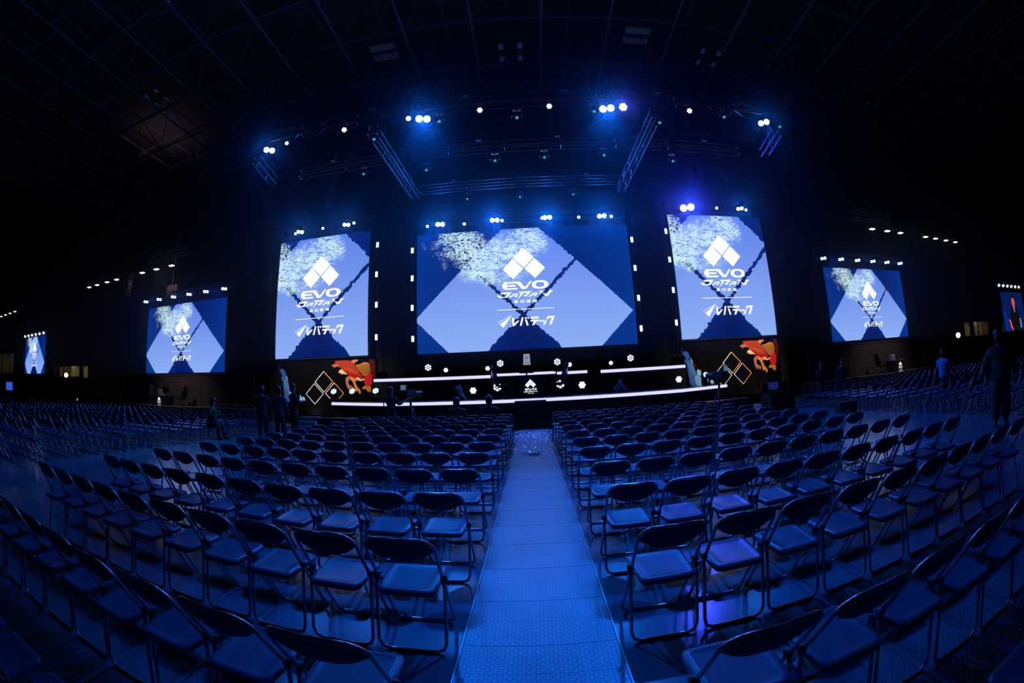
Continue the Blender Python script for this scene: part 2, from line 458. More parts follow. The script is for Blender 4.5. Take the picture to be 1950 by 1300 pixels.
JAPAN = [
 [(225, 343), (475, 343), (435, 383), (385, 445), (365, 468), (185, 470), (108, 410), (240, 410), (185, 450), (305, 450), (325, 440), (385, 380), (195, 380)],
 [(400, 472), (505, 392), (520, 383), (635, 383), (580, 470), (495, 432), (560, 430), (588, 402), (530, 402), (448, 472)],
 [(630, 343), (942, 343), (805, 468), (735, 432), (800, 425), (860, 378), (705, 378), (735, 400), (605, 525), (688, 385)],
 [(868, 472), (975, 392), (988, 383), (1100, 383), (1045, 470), (960, 432), (1025, 430), (1053, 402), (995, 402), (913, 472)],
 [(1115, 343), (1232, 343), (1095, 482), (1168, 385)],
 [(1205, 395), (1308, 438), (1370, 345), (1468, 343), (1395, 395), (1340, 470), (1265, 470)]]
S2026 = [[(527, 554), (598, 554), (604, 564), (598, 574), (545, 578), (530, 588), (527, 601), (608, 601)],
 [(690, 554), (745, 554), (758, 566), (758, 590), (745, 601), (690, 601), (677, 590), (677, 566), (690, 554)],
 [(822, 554), (893, 554), (899, 564), (893, 574), (840, 578), (825, 588), (822, 601), (903, 601)],
 [(1055, 554), (992, 554), (977, 566), (975, 590), (988, 601), (1048, 601), (1059, 592), (1055, 579), (980, 578)]]
PLANE = [(445, 910), (243, 1190), (172, 1108)]
PLINES = [[(445, 910), (112, 1062), (243, 1190)], [(172, 1040), (196, 1098), (243, 1190)], [(445, 910), (172, 1040)]]
KANA = [
 [(455, 965), (497, 965), (497, 1108), (580, 1040), (625, 1040), (500, 1165), (455, 1165)],
 [(685, 965), (725, 965), (670, 1165), (630, 1165)], [(760, 1020), (797, 1020), (838, 1165), (795, 1165)],
 [(760, 965), (800, 965), (800, 1002), (760, 1002)], [(820, 965), (860, 965), (860, 1002), (820, 1002)],
 [(890, 965), (1085, 965), (1085, 1005), (890, 1005)], [(890, 1040), (1085, 1040), (1085, 1075), (1020, 1075), (970, 1165), (920, 1165), (965, 1075), (890, 1075)],
 [(1105, 1050), (1145, 1050), (1145, 1092), (1105, 1092)], [(1165, 1050), (1205, 1050), (1205, 1092), (1165, 1092)], [(1235, 1058), (1275, 1058), (1220, 1165), (1178, 1165)],
 [(1295, 965), (1468, 965), (1375, 1165), (1325, 1165), (1398, 1005), (1325, 1005), (1305, 1035), (1265, 1035)]]

def draw_logo(mb, cx, ztop, s, y, mi=0, kana=True, simple=False):
    """logo centred on cx whose top tip is at height ztop; s metres per unit"""
    T = lambda L: [(cx+(p[0]-791)*s, ztop-(p[1]+757)*s) for p in L]
    for d in DIAM: mb.poly(T(d), y, mi)
    mb.poly(T(EV), y, mi); mb.poly(T(OO), y, mi, holes=[T(OI)])
    for k in JAPAN: mb.poly(T(k), y, mi)
    for k in S2026: mb.stroke(T(k), 15*s, y, mi)
    if kana:
        mb.poly(T([(112, 761), (1467, 761), (1467, 773), (112, 773)]), y, mi)
        mb.poly(T(PLANE), y, mi)
        for k in PLINES: mb.stroke(T(k), 5*s, y, mi)
        for k in KANA: mb.poly(T(k), y, mi)

# ---------------------------------------------------------------- moving picture on the LED walls: large diamonds under a water surface
def screen_material(name, light):
    m = bpy.data.materials.new(name); m.use_nodes = True
    nt = m.node_tree; nt.nodes.clear(); B = NB(m)
    out = B.n('ShaderNodeOutputMaterial'); em = B.n('ShaderNodeEmission')
    uv = B.n('ShaderNodeUVMap'); uv.uv_map = 'picture'
    sep = B.n('ShaderNodeSeparateXYZ'); B.l(uv.outputs[0], sep.inputs[0])
    U, V = sep.outputs[0], sep.outputs[1]        # U across in picture heights from the centre, V up 0..1
    # base colour of the picture
    if light:
        c = B.mixc(V, (0.29, 0.47, 1.0), (0.12, 0.235, 0.86))
    else:
        f = B.math('MULTIPLY_ADD', U, 0.9, 0.0)
        f = B.math('ABSOLUTE', f, clamp=True)
        c1 = B.mixc(f, (0.0005, 0.008, 0.13), (0.0015, 0.045, 0.34))
        c = B.mixc(B.math('MULTIPLY', V, B.math('SUBTRACT', 1.0, f, clamp=True)), c1, (0.0004, 0.006, 0.11))
    # glitter of the water surface
    def blob(cx, cy_, rx, ry, ang=0.0):
        ca, sa = math.cos(ang), math.sin(ang)
        dx = B.math('SUBTRACT', U, cx); dy = B.math('SUBTRACT', V, cy_)
        a = B.math('DIVIDE', B.math('ADD', B.math('MULTIPLY', dx, ca), B.math('MULTIPLY', dy, sa)), rx)
        b = B.math('DIVIDE', B.math('SUBTRACT', B.math('MULTIPLY', dy, ca), B.math('MULTIPLY', dx, sa)), ry)
        d = B.math('SQRT', B.math('ADD', B.math('POWER', a, 2.0), B.math('POWER', b, 2.0)))
        return B.math('SUBTRACT', 1.0, d, clamp=True)
    mask = B.math('MAXIMUM', blob(-0.10, 0.80, 0.62, 0.36, 0.45), blob(-0.52, 0.88, 0.46, 0.30, -0.25))
    mask = B.math('MAXIMUM', mask, blob(-0.36, 0.66, 0.56, 0.22, -0.3))
    mask = B.math('MAXIMUM', mask, B.math('MULTIPLY', blob(0.0, 0.42, 0.85, 0.30, 0.1), 0.34))
    n3 = B.n('ShaderNodeTexNoise'); n3.inputs['Scale'].default_value = 3.2; n3.inputs['Detail'].default_value = 4; n3.inputs['Roughness'].default_value = 0.65
    B.l(uv.outputs[0], n3.inputs['Vector'])
    mask = B.math('MULTIPLY', mask, B.math('MULTIPLY_ADD', n3.outputs['Fac'], 4.2, -1.0), clamp=True)
    mp = B.n('ShaderNodeMapping'); mp.inputs['Scale'].default_value = (22, 62, 1); mp.inputs['Rotation'].default_value = (0, 0, -0.28)
    B.l(uv.outputs[0], mp.inputs[0])
    nz = B.n('ShaderNodeTexNoise'); nz.inputs['Scale'].default_value = 1.0; nz.inputs['Detail'].default_value = 5; nz.inputs['Roughness'].default_value = 0.62; nz.inputs['Distortion'].default_value = 0.9
    B.l(mp.outputs[0], nz.inputs['Vector'])
    rid = B.math('SUBTRACT', 1.0, B.math('MULTIPLY', B.math('ABSOLUTE', B.math('SUBTRACT', nz.outputs['Fac'], 0.5)), 7.0), clamp=True)
    n2 = B.n('ShaderNodeTexNoise'); n2.inputs['Scale'].default_value = 5.0; n2.inputs['Detail'].default_value = 3
    B.l(uv.outputs[0], n2.inputs['Vector'])
    k = B.math('MULTIPLY', B.math('POWER', mask, 0.6), B.math('ADD', rid, B.math('MULTIPLY', n2.outputs['Fac'], 0.5)))
    wv = B.math('MULTIPLY', B.math('SUBTRACT', k, 0.70 if not light else 0.66), 6.0, clamp=True)
    col = B.mixc(wv, c, (0.68, 0.95, 1.0))
    B.l(col, em.inputs[0]); em.inputs[1].default_value = 0.92
    B.l(em.outputs[0], out.inputs[0])
    return m
scr_dark = screen_material('screen_deep_blue', False)
scr_light = screen_material('screen_light_blue', True)
logo_em = mk_em('screen_white', (0.97, 0.98, 1.0), 1.25)

def clip(poly, x0, x1, z0, z1):
    def cut(P, f, inter):
        out = []
        for i in range(len(P)):
            a, b = P[i-1], P[i]; fa, fb = f(a), f(b)
            if fb >= 0:
                if fa < 0: out.append(inter(a, b, fa, fb))
                out.append(b)
            elif fa >= 0: out.append(inter(a, b, fa, fb))
        return out
    it = lambda a, b, fa, fb: (a[0]+(b[0]-a[0])*fa/(fa-fb), a[1]+(b[1]-a[1])*fa/(fa-fb))
    for f in (lambda p: p[0]-x0, lambda p: x1-p[0], lambda p: p[1]-z0, lambda p: z1-p[1]):
        poly = cut(poly, f, it)
        if not poly: return poly
    return poly

def ragged(poly, x0, x1, z0, z1, amp, step, rnd, smooth_side):
    out = []
    on = lambda p: abs(p[0]-x0) < 1e-4 or abs(p[0]-x1) < 1e-4 or abs(p[1]-z0) < 1e-4 or abs(p[1]-z1) < 1e-4
    for i in range(len(poly)):
        a, b = poly[i], poly[(i+1) % len(poly)]
        out.append(a)
        d = math.hypot(b[0]-a[0], b[1]-a[1])
        if d < step*2: continue
        same = (abs(a[0]-b[0]) < 1e-4 and on(a) and on(b)) or (abs(a[1]-b[1]) < 1e-4 and on(a) and on(b))
        if same: continue
        nx, nz_ = -(b[1]-a[1])/d, (b[0]-a[0])/d
        am = amp*(0.25 if smooth_side((a[0]+b[0])/2, (a[1]+b[1])/2) else 1)
        n = int(d/step)
        for k in range(1, n):
            j = (rnd.random()-0.5)*am
            out.append((a[0]+(b[0]-a[0])*k/n+nx*j, a[1]+(b[1]-a[1])*k/n+nz_*j))
    return [(min(x1, max(x0, p[0])), min(z1, max(z0, p[1]))) for p in out]

def led_screen(label, x0, x1, z0, z1, cx, zX, hd, ls, lx, lz, group=None, art='logo', y=17.6):
    """cx,zX: point where the three big diamonds meet; hd: their half diagonal; ls,lx,lz: logo scale, centre, top"""
    t = thing('led_screen', label, 'screen', ((x0+x1)/2, y, z0), 0, group)
    X0, X1 = (x0-x1)/2, (x1-x0)/2; Z1 = z1-z0; ox, oz = (x0+x1)/2, z0
    mb = MB(); mb.box(X0-0.06, X1+0.06, 0.02, 0.28, -0.06, Z1+0.06)
    zb = -z0 if z1 > 7 else 0
    mb.box(X0+0.4, X0+0.5, 0.28, 0.5, zb, Z1); mb.box(X1-0.5, X1-0.4, 0.28, 0.5, zb, Z1)
    if z1 < 7:
        for xx in (X0+0.9, X1-0.9): mb.box(xx-0.02, xx+0.02, 0.2, 0.3, Z1, {6.54: 7.14-z0, 5.94: 6.3-z0, 5.55: 6.25-z0}[z1])
    mb.build('cabinet_frame', satin, t)
    mb = MB(); rnd = random.Random(3)
    def grid(poly, yy, mi):
        mb.poly(poly, yy, mi)
    grid([(X0, 0), (X1, 0), (X1, Z1), (X0, Z1)], 0.0, 0)
    if art == 'logo':
        cxl, zXl = cx-ox, zX-oz; g = 0.11*hd/2.35
        D_ = lambda a, b: [(a, b+hd), (a+hd, b), (a, b-hd), (a-hd, b)]
        amp = 0.10*hd/2.35
        for (a, b) in ((cxl, zXl+hd+g*0.4), (cxl-hd-g, zXl-g*0.6), (cxl+hd+g, zXl-g*0.6)):
            P_ = clip(D_(a, b), X0, X1, 0, Z1)
            if len(P_) > 2:
                P_ = ragged(P_, X0, X1, 0, Z1, amp, 0.07*hd/2.35, rnd, lambda px, pz: abs(px-cxl) > hd*1.25)
                mb.poly(P_, -0.004, 1)
        o = mb.build('display_panel', [scr_dark, scr_light], t)
        mb2 = MB(); draw_logo(mb2, lx-ox, lz-oz, ls, -0.008)
        lo = mb2.build('logo', logo_em, o)
    else:
        o = mb.build('display_panel', [scr_dark], t)
        lo = None
    me = o.data; uvl = me.uv_layers.new(name='picture')
    for lp in me.loops:
        v = me.vertices[lp.vertex_index].co
        uvl.data[lp.index].uv = (v.x/Z1 * (1.0 if (X1-X0)/Z1 > 1.2 else 0.95), v.z/Z1)
    return t, o

led_screen('huge wide LED screen in the middle over the stage, showing diamonds and the event logo', -4.84, 4.70, 3.07, 8.48, -0.17, 4.62, 2.33, 0.0018, -0.065, 7.54)
led_screen('tall portrait LED screen left of the huge central screen', -12.30, -7.19, 3.12, 9.02, -9.80, 4.83, 2.72, 0.00200, -9.76, 8.03, 'portrait LED screens beside the central one')
led_screen('tall portrait LED screen right of the huge central screen, under the brightest lamp', 6.77, 11.92, 3.15, 9.03, 9.27, 4.86, 2.72, 0.00200, 9.32, 8.03, 'portrait LED screens beside the central one')
S_ = 7.3/9.54
led_screen('wide LED screen of the side stage on the left, above the small desk', -23.10, -15.80, 2.55, 6.54, -19.53, 3.72, 2.33*S_, 0.0018*S_*0.98, -19.5, 5.83, 'wide LED screens of the two side stages')
led_screen('wide LED screen of the side stage on the right, above the small desk', 15.67, 22.62, 2.62, 6.54, 19.12, 3.72, 2.33*S_*0.96, 0.0018*S_*0.96, 19.2, 5.83, 'wide LED screens of the two side stages')
led_screen('small distant LED screen at the far left end of the hall', -46.85, -40.92, 2.60, 5.94, -43.95, 3.62, 1.45, 0.00112, -43.9, 5.38)
scr_stage = mk_em('screen_person_backdrop', (0.002, 0.012, 0.10), 0.9)
t, o = led_screen('distant LED screen at the far right showing a person in a black shirt', 38.5, 44.2, 2.35, 5.55, 0, 0, 1, 1, 0, 0, art='person')
o.data.materials.clear(); o.data.materials.append(scr_stage)
# live picture on that screen: a figure in a black shirt, flat as it is on the screen
mb = MB()
skin_s = mk_em('screen_skin', (0.75, 0.10, 0.09), 0.9); shirt_s = mk_em('screen_black_shirt', (0.004, 0.004, 0.008), 1.0); hair_s = mk_em('screen_hair', (0.006, 0.002, 0.004), 1.0)
curt_s = mk_em('screen_blue_curtain', (0.003, 0.03, 0.30), 0.9); hilite_s = mk_em('screen_glint', (0.75, 0.7, 0.9), 0.9)
mb.poly([(-2.4, 0), (-1.9, 0), (-2.3, 1.7), (-2.7, 1.7)], -0.004, 3); mb.poly([(-1.7, 0), (-1.45, 0), (-1.95, 1.5), (-2.1, 1.5)], -0.004, 3)
mb.poly([(-1.1, 0), (1.3, 0), (1.35, 1.0), (1.05, 1.75), (0.35, 1.98), (-0.1, 1.98), (-0.95, 1.7), (-1.15, 1.1), (-1.45, 0.85), (-1.2, 0.4)], -0.006, 1)
mb.poly([(-1.55, 0.9), (-1.2, 0.95), (-0.85, 0.35), (-0.55, 0.05), (-0.8, 0.0), (-1.2, 0.25)], -0.008, 0)
mb.poly([(-0.1, 1.9), (0.1, 1.6), (0.35, 1.95), (0.35, 2.15), (-0.1, 2.15)], -0.008, 0)
mb.poly(arc(0.08, 2.42, 0.42, 0.48, 0, 350, 18), -0.009, 0)
mb.poly(arc(0.05, 2.72, 0.46, 0.26, -10, 190, 12) + [(-0.4, 2.4), (-0.2, 2.75), (0.3, 2.72), (0.48, 2.4)], -0.010, 2)
mb.poly([(-0.15, 2.42), (-0.02, 2.42), (-0.02, 2.46), (-0.15, 2.46)], -0.011, 2); mb.poly([(0.14, 2.42), (0.27, 2.42), (0.27, 2.46), (0.14, 2.46)], -0.011, 2)
mb.poly([(-0.05, 2.16), (0.2, 2.16), (0.2, 2.19), (-0.05, 2.19)], -0.011, 2)
mb.poly([(0.12, 1.5), (0.2, 1.5), (0.18, 1.85), (0.1, 1.85)], -0.011, 4)
for q in (1.45, 1.65): mb.poly([(q, 0.2), (q+0.06, 0.2), (q-0.02, 1.0), (q-0.08, 1.0)], -0.011, 4)
mb.build('live_picture', [skin_s, shirt_s, hair_s, curt_s, hilite_s], o)
# ---------------------------------------------------------------- folding chairs
vinyl = mk('dark_seat_vinyl', (0.014, 0.085, 0.17), 0.30, 0.0, spec=0.35, bump=0.12, nscale=25, noise=0.2)
backm = mk('dark_back_panel', (0.03, 0.05, 0.075), 0.5)
tubem = mk('dark_chromed_tube', (0.34, 0.36, 0.40), 0.26, 0.95)
capm = mk('black_hinge_cap', (0.015, 0.015, 0.017), 0.45)

def chair_parts(n=8, lod=0):
    """five meshes of one folding chair; origin on the floor below the top of the back, seat towards +y"""
    P = {}
    # one bent tube: round the back, down and forward to the bar on the floor
    TOPZ, R_, HW = 0.775, 0.011, 0.197
    sl = lambda z: 0.43*(TOPZ-z)/TOPZ                       # how far forward the sloping side has come
    pts = []
    st = 3 if lod else 6
    fl = lambda x: -0.018*(1-(x/HW)**2)
    for i in range(st+1):                                   # top right bend
        a = PI/2*i/st; x = HW-0.085+0.085*math.cos(a); z = TOPZ-0.085+0.085*math.sin(a); pts.append((x, sl(z)+fl(x), z))
    if not lod:
        for x in (0.06, 0, -0.06): pts.append((x, sl(TOPZ)+fl(x), TOPZ))
    for i in range(st+1):
        a = PI/2+PI/2*i/st; x = -HW+0.085+0.085*math.cos(a); z = TOPZ-0.085+0.085*math.sin(a); pts.append((x, sl(z)+fl(x), z))
    for z in ((0.06,) if lod else (0.45, 0.06)): pts.append((-HW, sl(z), z))
    pts += [(-HW+0.016, sl(0.024), 0.024), (-HW+0.05, sl(0.012), 0.0125), (HW-0.05, sl(0.012), 0.0125), (HW-0.016, sl(0.024), 0.024)]
    for z in ((0.06,) if lod else (0.06, 0.45)): pts.append((HW, sl(z), z))
    mb = MB(); mb.tube(pts, R_, n=n, closed=True); P['front_frame'] = (mb, tubem)
    # rear legs: a U whose bar lies on the floor under the back
    HW2 = 0.205
    pts = [(-HW2, 0.178, 0.475), (-HW2, 0.055, 0.07), (-HW2+0.018, 0.048, 0.026), (-HW2+0.055, 0.044, 0.0125),
           (HW2-0.055, 0.044, 0.0125), (HW2-0.018, 0.048, 0.026), (HW2, 0.055, 0.07), (HW2, 0.178, 0.475)]
    mb = MB(); mb.tube(pts, R_, n=n); P['rear_legs'] = (mb, tubem)
    # padded seat
    mb = MB(); w0, w1 = 0.168, 0.182; y0, y1 = 0.035, 0.415; zt = 0.452
    nx, ny = (2, 2) if lod else (8, 8)
    def outline(ins, drop):
        out = []; c_ = max(0.012, 0.045-ins*0.5); k_ = 2 if lod else 4
        for (qx, qy, a0) in ((1, 1, 0), (-1, 1, 90), (-1, -1, 180), (1, -1, 270)):
            for i in range(k_+1):
                a = math.radians(a0+90*i/k_); yy = (y1-ins-c_ if qy > 0 else y0+ins+c_)+c_*math.sin(a)
                ww = (w1 if qy > 0 else w0)-ins-c_
                out.append((qx*ww+c_*math.cos(a), yy, zt-drop-0.010*(y1-yy)/(y1-y0)))
        return out
    rings = [outline(0.004, 0.040), outline(0.0, 0.030), outline(0.0, 0.012), outline(0.010, 0.003), outline(0.028, 0.0), outline(0.036, 0.0025), outline(0.075, 0.0035), outline(0.12, 0.0045)]
    if lod: rings = [rings[0], rings[2], rings[4]]
    N = len(rings[0]); vs = [p for r in rings for p in r]; fs = []
    for i in range(len(rings)-1):
        for k in range(N): fs.append((i*N+k, i*N+(k+1) % N, (i+1)*N+(k+1) % N, (i+1)*N+k))
    vs.append((0, 0.225, zt-0.005-0.005)); c = len(vs)-1
    for k in range(N): fs.append(((len(rings)-1)*N+k, (len(rings)-1)*N+(k+1) % N, c))
    fs.append(tuple(range(N))[::-1]); mb.add(vs, fs); P['seat'] = (mb, vinyl)
    # curved back panel with a bowed lower edge, wrapped by the tube
    mb = MB(); nu, nv = (6, 2) if lod else (14, 6); vs = []; hwb = HW-0.004
    for side in (0, 1):
        for j in range(nv+1):
            for i in range(nu+1):
                u = -1+2*i/nu; e = abs(u)
                top = TOPZ-0.004 - (0.0 if e < 0.6 else 0.080*((e-0.6)/0.4)**2.2)
                bot = TOPZ-0.080-0.078*(1-e**2.4)
                z = bot+(top-bot)*j/nv; x = u*hwb
                bow = -0.022*(1-u*u)
                th = 0.011*math.sin(PI*min(1, max(0, j/nv*0.86+0.07)))+0.004
                vs.append((x, sl(z)+bow+(th if side else -th*0.7), z))
    s_ = (nu+1)*(nv+1); fs = []
    for j in range(nv):
        for i in range(nu):
            a = j*(nu+1)+i; fs.append((a, a+1, a+nu+2, a+nu+1)); fs.append((s_+a+nu+1, s_+a+nu+2, s_+a+1, s_+a))
    per = [i for i in range(nu+1)] + [j*(nu+1)+nu for j in range(1, nv+1)] + [nv*(nu+1)+i for i in range(nu-1, -1, -1)] + [j*(nu+1) for j in range(nv-1, 0, -1)]
    for a, b in zip(per, per[1:]+per[:1]): fs.append((a, s_+a, s_+b, b))
    mb.add(vs, fs); P['backrest'] = (mb, backm)
    # plastic hinge pieces and slanted seat braces
    for nm, sx in (('hinge', -1), ('hinge', 1)):
        mb = MB()
        if lod: mb.box(sx*0.205-0.014, sx*0.205+0.014, 0.155, 0.20, 0.44, 0.50)
        else:
            mb.lathe([(0.019, 0.0), (0.022, 0.004), (0.022, 0.030), (0.017, 0.036)], 12, 0, Matrix.Translation((sx*0.184, 0.178, 0.466)) @ Matrix.Rotation(sx*PI/2, 4, 'Y'))
        P[nm+str(sx)] = (mb, capm)
    mb = MB(); mb.tube([(-0.205, 0.10, 0.22), (0.205, 0.10, 0.22)] if lod else [(-0.176, 0.31, 0.408), (0.176, 0.31, 0.408)], 0.006, n=6); P['cross_bar'] = (mb, tubem)
    return P

PA = chair_parts(8)
proto = bpy.data.objects.new('folding_chair', None); COL.objects.link(proto); proto.empty_display_size = 0.05
for k, (mb, m) in PA.items():
    nm = k.rstrip('-1')
    o = mb.build(nm, m, proto, smooth=True)
proto['category'] = 'chair'

rowY = [1.04, 2.03, 3.0, 3.93, 4.93, 5.86, 6.79, 7.72, 8.66, 9.60, 10.53, 11.46]
NR = len(rowY); SP = 0.459
spots = []      # x, y, rz, label, group
rr = random.Random(11)
def jit(a): return (rr.random()-0.5)*2*a
for i, y in enumerate(rowY):
    rn = NR-i
    for side, sx, x0 in (('left', -1, -0.73), ('right', 1, 0.74)):
        for j in range(10):
            yy = y - (0.05 if side == 'right' and i == 0 else 0) + (0.05 if side == 'right' and i > 0 else 0)
            if side == 'right' and i == 11 and j in (0,): pass
            spots.append((sx*(abs(x0)+SP*j)+jit(0.008), yy+jit(0.015), jit(0.012),
                          'dark folding chair, %s from the aisle on its %s side, %s row from the stage' % (ordw(j+1), side, ordw(rn)),
                          'folding chairs %s of the centre aisle' % side))
for side, sx, js in (('left', -1, (2, 3, 4, 5)), ('right', 1, (1, 2, 3, 4))):
    for j in js:
        spots.append((sx*(0.735+SP*j)+jit(0.008), 0.10+jit(0.01), jit(0.01), 'dark folding chair, %s from the aisle on its %s side, in the very nearest row' % (ordw(j+1), side),
                      'folding chairs %s of the centre aisle' % side))
# side blocks, rows on the same pitch; the ones nearest to the camera stand as chairs of their own
side = []
for sd, sx, x0 in (('left', -1, -10.15), ('right', 1, 10.35)):
    for i in range(2, 14):
        y = 1.07+0.945*i
        for j in range(41):
            x = sx*(abs(x0)+SP*j)
            if sd == 'right' and j > 34: continue
            side.append((math.hypot(x, y), x+jit(0.012), y+jit(0.02), jit(0.03), sd, i, j))
side.sort()
NSIDE = 300-len(spots)
for d, x, y, rz, sd, i, j in side[:NSIDE]:
    spots.append((x, y, rz, 'folding chair, %s from inner edge of %s side block, %s row from the stage' % (ordw(j+1), sd, ordw(14-i)),
                  'folding chairs along the inner edge of the %s side block' % sd))
first = True
for (x, y, rz, lab, grp) in spots:
    c = proto if first else copy_tree(proto)
    first = False
    c.location = (x, y, 0); c.rotation_euler = (0, 0, rz); c['label'] = lab; c['group'] = grp
# the rest of the two side blocks
PL = chair_parts(5, lod=1); mats_l = [tubem, vinyl, backm, capm]
tv, tf, tm = [], [], []
for k, (mb, m) in PL.items():
    o_ = len(tv); tv += mb.v; tf += [tuple(i+o_ for i in f) for f in mb.f]; tm += [mats_l.index(m)]*len(mb.f)
big = MB()
for d, x, y, rz, sd, i, j in side[NSIDE:]:
    c_, s_ = math.cos(rz), math.sin(rz); o_ = len(big.v)
    big.v += [(x+p[0]*c_-p[1]*s_, y+p[0]*s_+p[1]*c_, p[2]) for p in tv]
    big.f += [tuple(q+o_ for q in f) for f in tf]; big.m += tm
o = big.build('folding_chair_field', mats_l, smooth=True)
tag(o, 'outer rows of dark folding chairs filling the two side blocks', 'chairs', kind='stuff')
# ---------------------------------------------------------------- main stage
deckm = mk('dark_stage_deck', (0.05, 0.05, 0.055), 0.3, noise=0.2, nscale=2)
fasc = mk('black_fascia_cloth', (0.012, 0.012, 0.014), 0.8)
strip_em = mk_em('led_strip_white', (0.58, 0.56, 1.0), 1.35)
def prism(mb, pts, z0, z1, mi=0):
    n = len(pts); vs = [(p[0], p[1], z0) for p in pts]+[(p[0], p[1], z1) for p in pts]
    mb.add(vs, [tuple(range(n))[::-1], tuple(range(n, 2*n))]+[(i, (i+1) % n, n+(i+1) % n, n+i) for i in range(n)], mi)
SF = [(-8.42, 16.3), (-5.55, 15.0), (5.6, 15.0), (8.22, 16.3)]
t = thing('main_stage', 'wide low black main stage with a glowing white edge below the huge central screen', 'stage', (0, 16, 0))
def loc_pts(P_, ox=0, oy=16): return [(p[0]-ox, p[1]-oy) for p in P_]
mb = MB(); prism(mb, loc_pts([(p[0]*0.995, p[1]+0.03) for p in SF]+[(8.22, 17.0), (-8.42, 17.0)]), 0, 0.93); mb.build('fascia', fasc, t)
mb = MB(); prism(mb, loc_pts(SF+[(8.22, 17.0), (-8.42, 17.0)]), 0.93, 1.075); mb.build('deck', deckm, t)
def led_run(a, b, z0, z1, parent, oy=16, out=0.015):
    a = Vector((a[0], a[1]-oy)); b = Vector((b[0], b[1]-oy)); d = (b-a).normalized(); n = Vector((d.y, -d.x))
    mb = MB(); P_ = [a+n*0.002, b+n*0.002, b+n*(0.002+out), a+n*(0.002+out)]
    prism(mb, [(p.x, p.y) for p in P_], z0, z1)
    return mb.build('led_strip', strip_em, parent)
led_run(SF[0], SF[1], 0.955, 1.068, t); led_run((SF[1][0]+0.05, 15), (-0.62, 15), 0.955, 1.068, t); led_run((-0.62, 15), (0.52, 15), 1.01, 1.068, t)
led_run((0.52, 15), (SF[2][0], 15), 0.955, 1.068, t); led_run(SF[2], SF[3], 0.955, 1.068, t)
# upper tier
mb = MB(); mb.box(-6.70, 6.6, 1.0, 1.60, 0, 2.05); mb.build('riser', fasc, t)
for a, b_, z0, z1 in ((-6.69, -1.63, 1.91, 2.03), (-1.59, 1.02, 1.97, 2.07), (1.08, 2.32, 1.93, 2.04), (2.88, 6.60, 1.90, 2.02)):
    mb = MB(); mb.box(a, b_, 0.975, 0.998, z0, z1); mb.build('led_strip', strip_em, t)
mb = MB(); mb.box(-1.6, 1.05, 1.0, 1.60, 2.05, 2.10); mb.build('riser_cap', deckm, t)
# front steps
t = thing('stage_steps', 'small black block of steps where the aisle meets the stage', 'steps', (-0.04, 14.8, 0))
for k in range(4):
    mb = MB(); mb.box(-0.6, 0.6, -0.34+0.13*k, 0.18, 0.235*k, 0.235*(k+1)); mb.build('step', fasc, t)
# black cloth wall behind the screens
mb = MB()
n = 160; pts = []
for k in range(n+1):
    x = -13.1+26.0*k/n; pts.append((x, 18.25+0.05*math.sin(k*1.9)+0.02*math.sin(k*0.7)))
for k in range(n):
    (a, ya), (b_, yb) = pts[k], pts[k+1]; mb.add([(a, ya, 0), (b_, yb, 0), (b_, yb, 9.4), (a, ya, 9.4)], [(0, 1, 2, 3)])
tag(mb.build('stage_drape', mk('black_drape', (0.010, 0.010, 0.012), 0.9), smooth=True), 'tall pleated black drape behind the stage and its three large screens', 'curtain')

# vertical light bars beside the screens
bar_em = mk_em('light_bar_white', (0.75, 1.0, 1.0), 2.5)
BARS = {'between the left portrait screen and the dark gap': [(-6.79, 8.26), (-6.79, 6.82), (-6.77, 5.39), (-6.77, 3.91)],
        'close left of the huge central screen': [(-5.07, 7.80), (-5.06, 6.48), (-5.06, 5.13), (-5.05, 3.75)],
        'close right of the huge central screen': [(4.88, 7.78), (4.88, 6.44), (4.90, 5.08), (4.90, 3.73)],
        'close left of the right portrait screen': [(6.59, 8.19), (6.58, 6.81), (6.58, 5.39), (6.57, 3.92)]}
pos_w = ['top one', 'second from top', 'second from bottom', 'bottom one']
for nm, L in BARS.items():
    mb = MB(); mb.tube([(L[0][0], 17.72, 0), (L[0][0], 17.72, L[0][1]+0.4)], 0.03)
    mb.box(L[0][0]-0.06, L[0][0]+0.06, 17.65, 17.95, 0, 0.03)
    tag(mb.build('lamp_pole', satin), 'slim black pole of the light bars %s' % nm, 'pole')
    for k, (x, z) in enumerate(L):
        t = thing('light_bar', 'short glowing light bar %s, %s' % (nm, pos_w[k]), 'light', (x, 17.6, z), 0, 'vertical light bars beside the screens')
        mb = MB(); mb.box(-0.09, 0.09, 0.0, 0.07, -0.16, 0.16); mb.box(-0.02, 0.02, 0.07, 0.10, -0.04, 0.04); mb.build('housing', satin, t)
        mb = MB(); mb.box(-0.055, -0.008, -0.012, 0.0, -0.125, 0.125); mb.box(0.008, 0.055, -0.012, 0.0, -0.125, 0.125); mb.build('lamp_face', bar_em, t)

